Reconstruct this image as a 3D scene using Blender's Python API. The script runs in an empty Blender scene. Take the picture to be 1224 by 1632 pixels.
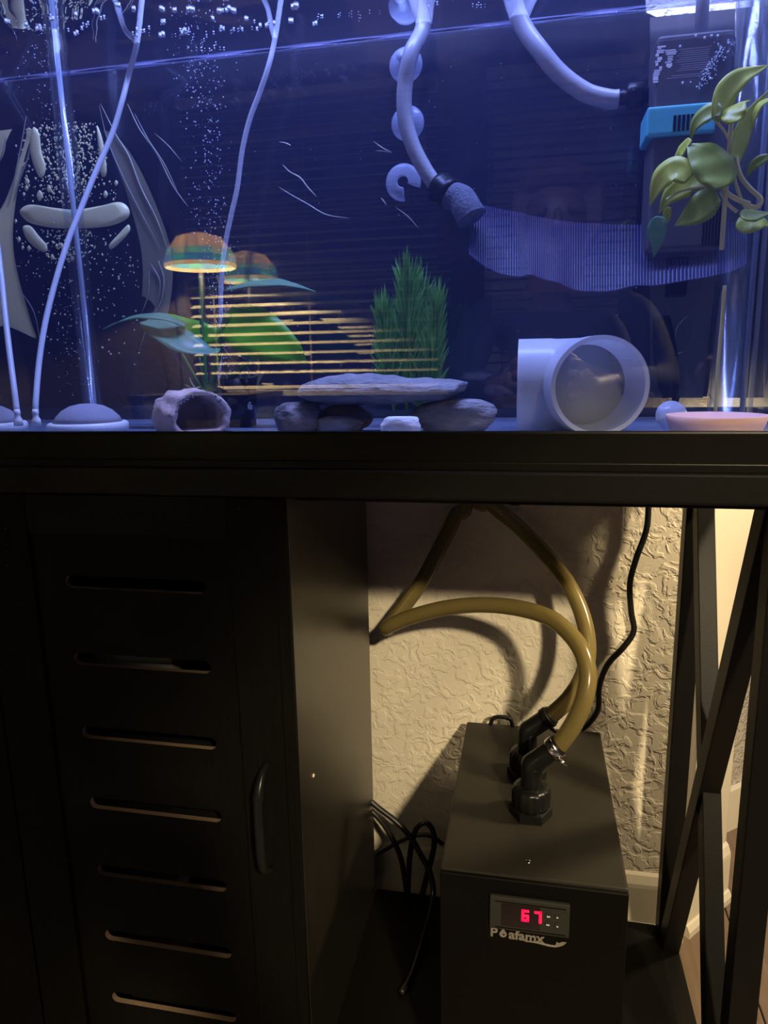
import bpy, bmesh, math, random
from mathutils import Vector, Matrix, noise

random.seed(7)
SC = bpy.context.scene
COL = SC.collection

# ------------------------------------------------------------------ camera
# world: X along the tank front, Y into the wall, Z up; the phone is at the origin (metres)
FPX = 1145.0
CAM = Matrix(((0.97966808, 0.02194457, -0.19942137),
              (0.19972881, -0.20053332, 0.95911146),
              (-0.01894334, -0.97944108, -0.20083905)))   # rows: world X, Y, Z in camera (right, down, forward)
cam_d = bpy.data.cameras.new('phone_camera')
cam_d.sensor_fit = 'VERTICAL'
cam_d.sensor_height = 36.0
cam_d.lens = 36.0 * FPX / 1632.0
cam_d.clip_start = 0.01
cam_d.clip_end = 60
cam = bpy.data.objects.new('phone_camera', cam_d)
COL.objects.link(cam)
rot = Matrix.Identity(3)
for r in range(3):
    rot[r][0] = CAM[r][0]
    rot[r][1] = -CAM[r][1]
    rot[r][2] = -CAM[r][2]
cam.matrix_world = rot.to_4x4()
SC.camera = cam

# ------------------------------------------------------------------ view, world, lights
SC.view_settings.view_transform = 'Standard'
SC.view_settings.look = 'None'
SC.view_settings.exposure = 0.0
SC.view_settings.gamma = 1.0
SC.view_settings.use_curve_mapping = False
SC.cycles.transparent_max_bounces = 40
SC.cycles.max_bounces = 6
SC.cycles.diffuse_bounces = 2
SC.cycles.glossy_bounces = 4
SC.cycles.transmission_bounces = 2
SC.cycles.sample_clamp_indirect = 6.0

w = bpy.data.worlds.new('night_room')
w.use_nodes = True
w.node_tree.nodes['Background'].inputs[0].default_value = (0.55, 0.60, 0.8, 1)
w.node_tree.nodes['Background'].inputs[1].default_value = 0.004
SC.world = w


def light(name, kind, loc, power, col, size=0.1, sy=None, aim=None):
    d = bpy.data.lights.new(name, kind)
    d.energy = power
    d.color = col
    if kind == 'AREA':
        d.shape = 'RECTANGLE'
        d.size = size
        d.size_y = sy or size
    else:
        d.shadow_soft_size = size
    o = bpy.data.objects.new(name, d)
    COL.objects.link(o)
    o.location = loc
    if aim is not None:
        o.rotation_euler = (Vector(aim) - Vector(loc)).to_track_quat('-Z', 'Y').to_euler()
    return o


# reading lamp high behind the photographer's shoulder, aimed at the bay under the tank
lamp_d = light('reading_lamp_light', 'SPOT', (0.80, -1.20, 0.90), 245, (1.0, 0.80, 0.50), 0.06, aim=(0.0, 0.90, -0.80)).data
lamp_d.spot_size = math.radians(26)
lamp_d.spot_blend = 0.45
# hooded lamp standing to the right of the tank, shining down
hood_d = light('hooded_lamp_light', 'SPOT', (0.60, 0.80, 0.14), 36, (1.0, 0.78, 0.47), 0.04, aim=(0.60, 0.80, -1.0)).data
hood_d.spot_size = math.radians(136)
hood_d.spot_blend = 0.15
light('aquarium_led_light', 'AREA', (-0.10, 0.77, 0.90), 58.0, (0.22, 0.29, 1.0), 0.75, 0.10, (-0.10, 0.77, 0))
light('aquarium_led_light_white', 'AREA', (-0.10, 0.74, 0.90), 11.0, (0.80, 0.86, 1.0), 0.75, 0.06, (-0.10, 0.74, 0))

# ------------------------------------------------------------------ helpers


def ray(px, py):
    return CAM @ Vector(((px - 612) / FPX, (py - 816) / FPX, 1.0))


def P(px, py, y):
    """real point at depth y that the photo shows at px, py"""
    d = ray(px, py)
    return d * (y / d.y)


def PZ(px, py, z):
    d = ray(px, py)
    return d * (z / d.z)


def PX(px, py, x):
    d = ray(px, py)
    return d * (x / d.x)


def tag(o, label=None, cat=None, group=None, kind=None):
    if label:
        o['label'] = label
    if cat:
        o['category'] = cat
    if group:
        o['group'] = group
    if kind:
        o['kind'] = kind
    return o


def empty(name, loc=(0, 0, 0), label=None, cat=None, group=None):
    o = bpy.data.objects.new(name, None)
    o.empty_display_size = 0.02
    COL.objects.link(o)
    o.location = loc
    tag(o, label, cat, group)
    return o


def link(name, me, mat, parent=None, smooth=False):
    o = bpy.data.objects.new(name, me)
    COL.objects.link(o)
    if mat is not None:
        mats = mat if isinstance(mat, (list, tuple)) else [mat]
        if not me.materials:
            for m in mats:
                me.materials.append(m)
    if smooth:
        for p in me.polygons:
            p.use_smooth = True
    if parent is not None:
        o.parent = parent
        off = Vector((0, 0, 0))
        q = parent
        while q is not None:
            off += Vector(q.location)
            q = q.parent
        o.location = -off
    return o


def mesh(name, vs, fs, mat, parent=None, smooth=False):
    me = bpy.data.meshes.new(name)
    me.from_pydata([tuple(v) for v in vs], [], fs)
    me.update()
    bm = bmesh.new()
    bm.from_mesh(me)
    bmesh.ops.recalc_face_normals(bm, faces=bm.faces)
    bm.to_mesh(me)
    bm.free()
    return link(name, me, mat, parent, smooth)


def bm_obj(name, bm, mat, parent=None, smooth=False):
    me = bpy.data.meshes.new(name)
    bmesh.ops.recalc_face_normals(bm, faces=bm.faces)
    bm.to_mesh(me)
    bm.free()
    return link(name, me, mat, parent, smooth)


def add_box(bm, x0, x1, y0, y1, z0, z1, bev=0.0, seg=2):
    g = bmesh.ops.create_cube(bm, size=1.0)
    vs = g['verts']
    for v in vs:
        v.co = Vector(((x0 + x1) / 2 + v.co.x * (x1 - x0), (y0 + y1) / 2 + v.co.y * (y1 - y0), (z0 + z1) / 2 + v.co.z * (z1 - z0)))
    if bev > 0:
        es = list({e for v in vs for e in v.link_edges})
        bmesh.ops.bevel(bm, geom=es, offset=bev, segments=seg, affect='EDGES', profile=0.6)


def box(name, x0, x1, y0, y1, z0, z1, mat, parent=None, bev=0.0015, seg=2):
    bm = bmesh.new()
    add_box(bm, x0, x1, y0, y1, z0, z1, bev, seg)
    return bm_obj(name, bm, mat, parent)


def bar(name, a, b, wid, thick, nrm, mat, parent=None, bev=0.001):
    """rectangular bar from a to b, wid across, thick along nrm"""
    a, b, n = Vector(a), Vector(b), Vector(nrm).normalized()
    d = (b - a).normalized()
    s = d.cross(n).normalized()
    n = s.cross(d)
    L = (b - a).length
    bm = bmesh.new()
    add_box(bm, -wid / 2, wid / 2, -thick / 2, thick / 2, 0, L, bev)
    M = Matrix((s, n, d)).transposed()
    for v in bm.verts:
        v.co = a + M @ v.co
    return bm_obj(name, bm, mat, parent)


def spline(pts, n=10, closed=False):
    pts = [Vector(p) for p in pts]
    out = []
    m = len(pts)
    rng = range(m) if closed else range(m - 1)
    for i in rng:
        if closed:
            p0, p1, p2, p3 = pts[(i - 1) % m], pts[i], pts[(i + 1) % m], pts[(i + 2) % m]
        else:
            p1, p2 = pts[i], pts[i + 1]
            p0 = pts[i - 1] if i > 0 else p1 * 2 - p2
            p3 = pts[i + 2] if i + 2 < m else p2 * 2 - p1
        for k in range(n):
            t = k / n
            out.append(0.5 * ((2 * p1) + (p2 - p0) * t + (2 * p0 - 5 * p1 + 4 * p2 - p3) * t * t + (3 * p1 - p0 - 3 * p2 + p3) * t ** 3))
    if not closed:
        out.append(pts[-1])
    return out


def sweep(path, rad, seg=12, cap=True, flat=1.0):
    """verts/faces of a tube; rad a number or f(t)"""
    vs, fs = [], []
    n = len(path)
    t0 = (path[1] - path[0]).normalized()
    u = t0.orthogonal().normalized()
    for i, p in enumerate(path):
        t = (path[min(i + 1, n - 1)] - path[max(i - 1, 0)]).normalized()
        u = (u - t * u.dot(t)).normalized()
        v = t.cross(u)
        r = rad(i / (n - 1)) if callable(rad) else rad
        for k in range(seg):
            a = 2 * math.pi * k / seg
            vs.append(p + u * math.cos(a) * r + v * math.sin(a) * r * flat)
    for i in range(n - 1):
        for k in range(seg):
            a, b = i * seg + k, i * seg + (k + 1) % seg
            fs.append((a, b, b + seg, a + seg))
    if cap:
        fs.append(tuple(range(seg))[::-1])
        fs.append(tuple((n - 1) * seg + k for k in range(seg)))
    return vs, fs


def tube(name, pts, rad, mat, parent=None, n=10, seg=12, smooth_path=True, flat=1.0):
    path = spline(pts, n) if smooth_path else [Vector(p) for p in pts]
    vs, fs = sweep(path, rad, seg, True, flat)
    return mesh(name, vs, fs, mat, parent, True)


def lathe(name, prof, mat, parent=None, origin=(0, 0, 0), axis=(0, 0, 1), seg=32, close=False, smooth=True, wob=None):
    """prof: list of (radius, height) swept round axis"""
    q = Vector((0, 0, 1)).rotation_difference(Vector(axis).normalized()).to_matrix()
    o = Vector(origin)
    vs, fs = [], []
    for (r, h) in prof:
        for k in range(seg):
            a = 2 * math.pi * k / seg
            rr = max(r, 1e-5) * (wob(a, h) if wob else 1)
            vs.append(o + q @ Vector((rr * math.cos(a), rr * math.sin(a), h)))
    m = len(prof)
    for i in range(m - 1 if not close else m):
        for k in range(seg):
            a, b = i * seg + k, i * seg + (k + 1) % seg
            c, d = ((i + 1) % m) * seg + (k + 1) % seg, ((i + 1) % m) * seg + k
            fs.append((a, b, c, d))
    if not close:
        fs.append(tuple(range(seg))[::-1])
        fs.append(tuple((m - 1) * seg + k for k in range(seg)))
    return mesh(name, vs, fs, mat, parent, smooth)


def auto_smooth(o, ang=0.6):
    for p in o.data.polygons:
        p.use_smooth = True
    bm = bmesh.new()
    bm.from_mesh(o.data)
    for e in bm.edges:
        if len(e.link_faces) == 2 and e.calc_face_angle(0) > ang:
            e.smooth = False
    bm.to_mesh(o.data)
    bm.free()
    return o


def leaf(name, pts, wid, mat, parent=None, normal=(0, -1, 0.4), fold=0.25, n=8, thick=0.0006, tip=1.0):
    """curved leaf with midrib fold; pts base..tip, wid max width"""
    path = spline(pts, n)
    N = len(path)
    nv = Vector(normal).normalized()
    top, bot, fs = [], [], []
    prof = [-1, -0.55, 0, 0.55, 1]
    for i, p in enumerate(path):
        t = i / (N - 1)
        d = (path[min(i + 1, N - 1)] - path[max(i - 1, 0)]).normalized()
        s = d.cross(nv)
        if s.length < 1e-4:
            s = d.orthogonal()
        s.normalize()
        up = s.cross(d).normalized()
        ww = wid / 2 * (max(0.0, math.sin(math.pi * min(1, (t * 0.97 + 0.03)) ** 0.7)) ** (0.7 if t < 0.35 else 1.1)) + wid * 0.012
        for k in prof:
            q = p + s * k * ww + up * (abs(k) * fold * ww + 0.04 * ww * math.sin(t * 19 + k * 2))
            top.append(q + up * thick)
            bot.append(q - up * thick)
    m = len(prof)
    vs = top + bot
    o = len(top)
    for i in range(N - 1):
        for k in range(m - 1):
            a = i * m + k
            fs.append((a, a + 1, a + 1 + m, a + m))
            fs.append((o + a, o + a + m, o + a + m + 1, o + a + 1))
        for k in (0, m - 1):
            a = i * m + k
            fs.append((a, a + m, o + a + m, o + a))
    for i in (0, N - 1):
        for k in range(m - 1):
            a = i * m + k
            fs.append((a, a + 1, o + a + 1, o + a))
    return mesh(name, vs, fs, mat, parent, True)


def from_curve(name, cu, mat, parent=None, M=None):
    tmp = bpy.data.objects.new('tmp', cu)
    COL.objects.link(tmp)
    bpy.context.view_layer.update()
    dg = bpy.context.evaluated_depsgraph_get()
    me = bpy.data.meshes.new_from_object(tmp.evaluated_get(dg))
    bpy.data.objects.remove(tmp)
    me.name = name
    me.materials.clear()
    if M is not None:
        me.transform(M)
    return link(name, me, mat, parent)


def front_matrix(origin, right=(1, 0, 0), up=(0, 0, 1)):
    r, u = Vector(right).normalized(), Vector(up).normalized()
    nn = r.cross(u)
    M = Matrix((r, u, nn)).transposed().to_4x4()
    M.translation = Vector(origin)
    return M


def text(name, body, size, mat, parent, origin, right=(1, 0, 0), up=(0, 0, 1), ext=0.0002, bold=0.0):
    cu = bpy.data.curves.new(name, 'FONT')
    cu.body = body
    cu.size = size
    cu.extrude = ext
    cu.offset = bold
    cu.resolution_u = 3
    return from_curve(name, cu, mat, parent, front_matrix(origin, right, up))


def plate(name, outlines, thick, mat, parent, M):
    """flat plate from 2D outlines (first outer, others holes)"""
    cu = bpy.data.curves.new(name, 'CURVE')
    cu.dimensions = '2D'
    cu.fill_mode = 'BOTH'
    cu.extrude = thick / 2
    for ol in outlines:
        sp = cu.splines.new('POLY')
        sp.points.add(len(ol) - 1)
        for k, (x, y) in enumerate(ol):
            sp.points[k].co = (x, y, 0, 1)
        sp.use_cyclic_u = True
    return from_curve(name, cu, mat, parent, M)


def blob(name, px_pts, y, thick, mat, parent, n=6, dome=0.0):
    """thin rounded shape with the outline given in the photo, at depth y; dome = height of its bulge"""
    pts = spline([Vector((a, b, 0)) for a, b in px_pts], n, closed=True)
    c = sum(pts, Vector()) / len(pts)
    vs, fs = [], []
    rings = [(1.0, 0), (1.0, thick), (0.8, thick + dome * 0.5), (0.4, thick + dome * 0.9)]
    m = len(pts)
    for f, h in rings:
        for p in pts:
            q = c + (p - c) * f
            vs.append(P(q.x, q.y, y - h))
    vs.append(P(c.x, c.y, y - thick - dome))
    for i in range(len(rings) - 1):
        for k in range(m):
            fs.append((i * m + k, i * m + (k + 1) % m, (i + 1) * m + (k + 1) % m, (i + 1) * m + k))
    b = (len(rings) - 1) * m
    for k in range(m):
        fs.append((b + k, b + (k + 1) % m, len(vs) - 1))
    fs.append(tuple(range(m))[::-1])
    return mesh(name, vs, fs, mat, parent, dome > 0)


def rock(name, c, dims, seed, mat, parent=None, rotz=0, tilt=0, amp=0.18, flat=0.0, sub=4):
    bm = bmesh.new()
    bmesh.ops.create_icosphere(bm, subdivisions=sub, radius=1)
    R = Matrix.Rotation(rotz, 3, 'Z') @ Matrix.Rotation(tilt, 3, 'Y')
    for v in bm.verts:
        p = v.co.copy()
        q = p * 1.1 + Vector((seed * 3.7, seed * 1.3, seed * 2.1))
        d = noise.noise(q) * amp * 1.6 + noise.noise(q * 2.7) * amp * 0.6 + noise.noise(Vector((q.x * 2, q.y * 2, q.z * 12))) * amp * 0.25
        p *= 1 + d
        if flat:
            p.z = math.copysign(min(abs(p.z), 1 - flat) / (1 - flat * 0.5), p.z)
        v.co = Vector(c) + R @ Vector((p.x * dims[0], p.y * dims[1], p.z * dims[2]))
    return bm_obj(name, bm, mat, parent, True)


# ------------------------------------------------------------------ materials
def nodes_of(name):
    m = bpy.data.materials.new(name)
    m.use_nodes = True
    nt = m.node_tree
    return m, nt, nt.nodes, nt.links


def pmat(name, col, rough=0.5, var=0.12, scale=25.0, bump=0.0, bscale=60.0, metal=0.0, stretch=(1, 1, 1), spec=0.5, emit=None, estr=0.0, detail=4, alpha=1.0, trans=0.0):
    m, nt, N, L = nodes_of(name)
    b = N['Principled BSDF']
    tc = N.new('ShaderNodeTexCoord')
    mp = N.new('ShaderNodeMapping')
    mp.inputs['Scale'].default_value = stretch
    L.new(tc.outputs['Object'], mp.inputs[0])
    nz = N.new('ShaderNodeTexNoise')
    nz.inputs['Scale'].default_value = scale
    nz.inputs['Detail'].default_value = detail
    L.new(mp.outputs[0], nz.inputs[0])
    mx = N.new('ShaderNodeMix')
    mx.data_type = 'RGBA'
    mx.inputs[6].default_value = [max(0, c * (1 - var)) for c in col] + [1]
    mx.inputs[7].default_value = [min(1, c * (1 + var)) for c in col] + [1]
    L.new(nz.outputs[0], mx.inputs[0])
    L.new(mx.outputs[2], b.inputs['Base Color'])
    b.inputs['Roughness'].default_value = rough
    b.inputs['Metallic'].default_value = metal
    b.inputs['Specular IOR Level'].default_value = spec
    b.inputs['Alpha'].default_value = alpha
    if emit:
        b.inputs['Emission Color'].default_value = list(emit) + [1]
        b.inputs['Emission Strength'].default_value = estr
    if bump:
        nb = N.new('ShaderNodeTexNoise')
        nb.inputs['Scale'].default_value = bscale
        nb.inputs['Detail'].default_value = 5
        L.new(mp.outputs[0], nb.inputs[0])
        bp = N.new('ShaderNodeBump')
        bp.inputs['Strength'].default_value = 1.0
        bp.inputs['Distance'].default_value = bump
        L.new(nb.outputs[0], bp.inputs['Height'])
        L.new(bp.outputs[0], b.inputs['Normal'])
    if trans:
        # translucent mix (thin coloured plastics, petals, leaves)
        tr = N.new('ShaderNodeBsdfTranslucent')
        L.new(mx.outputs[2], tr.inputs[0])
        ms = N.new('ShaderNodeMixShader')
        ms.inputs[0].default_value = trans
        L.new(b.outputs[0], ms.inputs[1])
        L.new(tr.outputs[0], ms.inputs[2])
        L.new(ms.outputs[0], N['Material Output'].inputs[0])
    return m


def pane_mat(name, base, tint=(0.97, 0.985, 1.0), rough=0.0, edge=0.9, bump=0.0, bscale=8.0):
    """clear pane: see-through plus a Schlick-weighted mirror"""
    m, nt, N, L = nodes_of(name)
    N.remove(N['Principled BSDF'])
    tr = N.new('ShaderNodeBsdfTransparent')
    tr.inputs[0].default_value = list(tint) + [1]
    gl = N.new('ShaderNodeBsdfGlossy')
    gl.inputs['Roughness'].default_value = rough
    gl.inputs[0].default_value = (1, 1, 1, 1)
    lw = N.new('ShaderNodeLayerWeight')
    lw.inputs[0].default_value = 0.5
    pw = N.new('ShaderNodeMath')
    pw.operation = 'POWER'
    pw.inputs[1].default_value = 5
    L.new(lw.outputs['Facing'], pw.inputs[0])
    ma = N.new('ShaderNodeMath')
    ma.operation = 'MULTIPLY_ADD'
    ma.inputs[1].default_value = edge
    ma.inputs[2].default_value = base
    ma.use_clamp = True
    L.new(pw.outputs[0], ma.inputs[0])
    mx = N.new('ShaderNodeMixShader')
    L.new(ma.outputs[0], mx.inputs[0])
    L.new(tr.outputs[0], mx.inputs[1])
    L.new(gl.outputs[0], mx.inputs[2])
    L.new(mx.outputs[0], N['Material Output'].inputs[0])
    if bump:
        tc = N.new('ShaderNodeTexCoord')
        nb = N.new('ShaderNodeTexNoise')
        nb.inputs['Scale'].default_value = bscale
        nb.inputs['Detail'].default_value = 2
        L.new(tc.outputs['Object'], nb.inputs[0])
        bp = N.new('ShaderNodeBump')
        bp.inputs['Distance'].default_value = bump
        L.new(nb.outputs[0], bp.inputs['Height'])
        L.new(bp.outputs[0], gl.inputs['Normal'])
    return m


def sheer_mat(name, col, see, rough=0.3):
    """see-through plastic: part transparent, part glossy diffuse"""
    m, nt, N, L = nodes_of(name)
    b = N['Principled BSDF']
    b.inputs['Roughness'].default_value = rough
    tc = N.new('ShaderNodeTexCoord')
    nz = N.new('ShaderNodeTexNoise')
    nz.inputs['Scale'].default_value = 40
    L.new(tc.outputs['Object'], nz.inputs[0])
    mx = N.new('ShaderNodeMix')
    mx.data_type = 'RGBA'
    mx.inputs[6].default_value = [c * 0.85 for c in col] + [1]
    mx.inputs[7].default_value = list(col) + [1]
    L.new(nz.outputs[0], mx.inputs[0])
    L.new(mx.outputs[2], b.inputs['Base Color'])
    tr = N.new('ShaderNodeBsdfTransparent')
    ms = N.new('ShaderNodeMixShader')
    ms.inputs[0].default_value = see
    L.new(b.outputs[0], ms.inputs[1])
    L.new(tr.outputs[0], ms.inputs[2])
    L.new(ms.outputs[0], N['Material Output'].inputs[0])
    return m


def wall_mat(name, col, scale=1.0, depth=0.004):
    """trowelled plaster: raised flat-topped islands with ragged rims"""
    m, nt, N, L = nodes_of(name)
    b = N['Principled BSDF']
    b.inputs['Roughness'].default_value = 0.75
    b.inputs['Specular IOR Level'].default_value = 0.3
    tc = N.new('ShaderNodeTexCoord')
    n1 = N.new('ShaderNodeTexNoise')
    n1.inputs['Scale'].default_value = 42 * scale
    n1.inputs['Detail'].default_value = 3.5
    n1.inputs['Roughness'].default_value = 0.55
    n1.inputs['Distortion'].default_value = 0.9
    L.new(tc.outputs['Object'], n1.inputs[0])
    rp = N.new('ShaderNodeValToRGB')
    rp.color_ramp.elements[0].position = 0.44
    rp.color_ramp.elements[1].position = 0.56
    L.new(n1.outputs[0], rp.inputs[0])
    n2 = N.new('ShaderNodeTexNoise')
    n2.inputs['Scale'].default_value = 160 * scale
    n2.inputs['Detail'].default_value = 2
    L.new(tc.outputs['Object'], n2.inputs[0])
    mm = N.new('ShaderNodeMath')
    mm.operation = 'MULTIPLY_ADD'
    mm.inputs[1].default_value = 0.22
    L.new(n2.outputs[0], mm.inputs[0])
    L.new(rp.outputs[0], mm.inputs[2])
    bp = N.new('ShaderNodeBump')
    bp.inputs['Distance'].default_value = depth
    bp.inputs['Strength'].default_value = 0.8
    L.new(mm.outputs[0], bp.inputs['Height'])
    L.new(bp.outputs[0], b.inputs['Normal'])
    n3 = N.new('ShaderNodeTexNoise')
    n3.inputs['Scale'].default_value = 6
    L.new(tc.outputs['Object'], n3.inputs[0])
    mx = N.new('ShaderNodeMix')
    mx.data_type = 'RGBA'
    mx.inputs[6].default_value = [c * 0.93 for c in col] + [1]
    mx.inputs[7].default_value = list(col) + [1]
    L.new(n3.outputs[0], mx.inputs[0])
    L.new(mx.outputs[2], b.inputs['Base Color'])
    return m


M = {}
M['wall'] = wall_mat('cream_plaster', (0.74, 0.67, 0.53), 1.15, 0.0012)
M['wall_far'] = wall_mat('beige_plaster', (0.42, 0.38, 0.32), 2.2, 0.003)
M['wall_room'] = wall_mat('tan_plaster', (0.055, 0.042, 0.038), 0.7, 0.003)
M['trim'] = pmat('cream_gloss_paint', (0.56, 0.51, 0.40), 0.35, 0.04)
M['ceiling'] = pmat('ceiling_paint', (0.16, 0.155, 0.15), 0.9, 0.05, bump=0.002, bscale=80)
M['plank'] = pmat('brown_plank', (0.17, 0.115, 0.07), 0.5, 0.4, 14, 0.0006, 60, stretch=(6, 0.6, 1))
M['plank2'] = pmat('brown_plank_dark', (0.14, 0.095, 0.06), 0.5, 0.4, 14, 0.0006, 60, stretch=(6, 0.6, 1))
M['black_wood'] = pmat('black_stained_wood', (0.0045, 0.004, 0.003), 0.6, 0.45, 30, 0.0004, 60, stretch=(12, 12, 1), spec=0.07)
M['black_wood_h'] = pmat('black_stained_wood_cross', (0.0055, 0.005, 0.0035), 0.55, 0.5, 30, 0.0007, 60, stretch=(1, 1, 14), spec=0.1)
M['side_wood'] = pmat('black_brown_laminate', (0.014, 0.012, 0.009), 0.30, 0.3, 30, 0.0002, 120, stretch=(8, 8, 0.5), spec=1.0)
M['mdf'] = pmat('raw_fibreboard', (0.22, 0.15, 0.095), 0.9, 0.1, 200)
M['black_metal'] = pmat('black_powder_coat', (0.0055, 0.005, 0.0042), 0.45, 0.15, 80, 0.0001, 400, spec=0.15)
M['black_metal_dark'] = pmat('black_powder_shelf', (0.004, 0.0036, 0.003), 0.5, 0.15, 80, 0.0001, 400, spec=0.1)
M['black_plastic'] = pmat('black_plastic', (0.008, 0.008, 0.008), 0.3, 0.2, 60, spec=0.22)
M['black_trim'] = pmat('black_trim_plastic', (0.007, 0.0067, 0.0056), 0.35, 0.15, 40, spec=0.12)
M['chiller'] = pmat('chiller_black_steel', (0.020, 0.0175, 0.0135), 0.5, 0.08, 60, 0.00008, 500, spec=0.3)
M['chiller_front'] = pmat('chiller_black_front', (0.0038, 0.0034, 0.0026), 0.45, 0.08, 60, spec=0.08)
M['panel_grey'] = pmat('grey_panel_plastic', (0.03, 0.03, 0.025), 0.5, 0.05, 80, spec=0.2)
M['display'] = pmat('dark_display', (0.012, 0.006, 0.006), 0.15, 0.05)
M['led_red'] = pmat('red_led_segment', (0.9, 0.02, 0.08), 0.4, 0.02, emit=(1.0, 0.0, 0.045), estr=1.6)
M['logo'] = pmat('silver_print', (0.22, 0.20, 0.165), 0.5, 0.05, spec=0.2)
M['chrome'] = pmat('chrome_metal', (0.75, 0.74, 0.7), 0.18, 0.05, metal=1.0)
M['hose'] = pmat('olive_vinyl_hose', (0.22, 0.17, 0.06), 0.22, 0.12, 12, trans=0.35)
M['cable'] = pmat('black_cable_rubber', (0.010, 0.009, 0.008), 0.4, 0.1)
M['white_paint'] = pmat('white_speck', (0.8, 0.72, 0.6), 0.6, 0.05)
M['pane'] = pane_mat('aquarium_glass', 0.050)
M['back_pane'] = pane_mat('aquarium_back_glass', 0.045)
M['side_pane'] = pane_mat('aquarium_side_glass', 0.42, (0.8, 0.85, 0.95))
M['clear_tube'] = pane_mat('clear_acrylic', 0.05, (0.93, 0.96, 1.0), 0.12, 0.8)
M['tank_floor'] = pmat('blue_grey_tank_floor', (0.16, 0.20, 0.30), 0.25, 0.25, 8)
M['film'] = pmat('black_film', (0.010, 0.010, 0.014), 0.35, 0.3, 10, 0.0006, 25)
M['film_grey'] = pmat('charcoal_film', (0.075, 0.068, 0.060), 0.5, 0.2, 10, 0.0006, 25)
M['film_reflect'] = pmat('loose_film_reflection', (0.80, 0.78, 0.42), 0.3, 0.25, 6, 0.0008, 15)  # olive colour stands in for the reflection of the lamp-lit room
M['film_reflect_dim'] = pmat('loose_film_reflection_dim', (0.26, 0.26, 0.17), 0.3, 0.3, 6, 0.0008, 15)  # dimmer copy, where the painted reflection fades to the right
M['film_wet'] = pmat('wet_black_film', (0.008, 0.008, 0.010), 0.2, 0.3, 20)
M['film_pale'] = pmat('pale_film_pocket', (0.85, 0.83, 0.45), 0.3, 0.2, 14)
M['crease'] = pmat('film_crease_highlight', (0.32, 0.32, 0.24), 0.2, 0.2, 40)  # pale colour stands in for highlights along the black film's folds
M['crease_dim'] = pmat('film_crease_highlight_dim', (0.20, 0.21, 0.17), 0.3, 0.2, 40)  # weaker fold highlights, also put into the colour
M['bubble'] = pmat('air_bubble', (0.85, 0.9, 1.0), 0.12, 0.02, alpha=0.9, spec=1.0)
M['pipe'] = pmat('milky_vinyl_pipe', (0.36, 0.37, 0.42), 0.35, 0.08, 15)
M['airline'] = sheer_mat('clear_airline', (0.80, 0.85, 0.95), 0.25, 0.15)
M['cup'] = sheer_mat('clear_suction_cup', (0.55, 0.62, 0.85), 0.45, 0.12)
M['pvc'] = pmat('white_pvc', (0.84, 0.86, 0.92), 0.3, 0.03, 10, trans=0.4)
M['white_plastic'] = pmat('white_plastic', (0.85, 0.86, 0.88), 0.35, 0.03)
M['dome'] = pmat('grey_air_stone', (0.30, 0.30, 0.36), 0.9, 0.15, 200, 0.0003, 600)
M['rock'] = pmat('grey_slate_rock', (0.24, 0.235, 0.25), 0.6, 0.7, 45, 0.006, 50, stretch=(1, 1, 3.2))
M['rock_warm'] = pmat('brown_grey_rock', (0.19, 0.17, 0.165), 0.6, 0.7, 45, 0.005, 60, stretch=(1, 1, 2))
M['coral'] = pmat('white_coral', (0.85, 0.85, 0.85), 0.9, 0.15, 80, 0.002, 150)
M['cave'] = pmat('pink_grey_cave_stone', (0.62, 0.47, 0.42), 0.8, 0.35, 60, 0.003, 90)
M['clay'] = pmat('pink_clay', (0.85, 0.50, 0.40), 0.7, 0.08, 40)
M['leaf_dark'] = pmat('deep_green_leaf', (0.17, 0.55, 0.012), 0.35, 0.3, 15, trans=0.45)
M['leaf_blue'] = pmat('pale_green_leaf', (0.20, 0.42, 0.25), 0.35, 0.2, 15, trans=0.35)
M['stem_green'] = pmat('green_stem', (0.10, 0.30, 0.08), 0.5, 0.2)
M['root'] = pmat('pale_root', (0.30, 0.42, 0.26), 0.7, 0.2)
M['plastic_green'] = pmat('plastic_plant_green', (0.19, 0.50, 0.10), 0.5, 0.3, 40, trans=0.3)
M['pothos'] = pmat('pothos_leaf', (0.62, 0.66, 0.07), 0.4, 0.25, 20, trans=0.3)
M['pothos_dark'] = pmat('pothos_leaf_dark', (0.40, 0.48, 0.06), 0.4, 0.25, 20, trans=0.3)
M['pothos_stem'] = pmat('pothos_stem', (0.75, 0.66, 0.26), 0.5, 0.15)
M['filter_grey'] = pmat('dark_filter_plastic', (0.085, 0.078, 0.085), 0.4, 0.08, 30)
M['teal'] = pmat('turquoise_plastic', (0.10, 0.48, 0.56), 0.4, 0.06, 30)
M['fine_print'] = pmat('grey_fine_print', (0.26, 0.24, 0.27), 0.6, 0.1)
M['print_white'] = pmat('white_print', (0.8, 0.8, 0.85), 0.6, 0.05)
M['mesh_sheet'] = sheer_mat('blue_ribbed_sheet', (0.10, 0.10, 0.28), 0.88, 0.4)
M['mesh_rib'] = sheer_mat('blue_sheet_rib', (0.26, 0.26, 0.60), 0.62, 0.4)
M['sponge'] = pmat('blue_grey_sponge', (0.11, 0.12, 0.17), 0.95, 0.3, 120, 0.002, 300)
M['blind'] = pmat('cream_blind_slat', (0.80, 0.72, 0.52), 0.5, 0.05)
M['night_glass'] = pmat('night_window_glass', (0.01, 0.012, 0.02), 0.08, 0.1)
M['dark_wood'] = pmat('dark_table_wood', (0.05, 0.03, 0.02), 0.4, 0.3, 20, stretch=(8, 1, 1))
M['bronze'] = pmat('dark_bronze', (0.010, 0.008, 0.006), 0.5, 0.2, spec=0.1)
M['shirt'] = pmat('dark_navy_cotton', (0.02, 0.022, 0.035), 0.9, 0.2)
M['skin'] = pmat('skin', (0.16, 0.08, 0.05), 0.5, 0.08)
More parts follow.
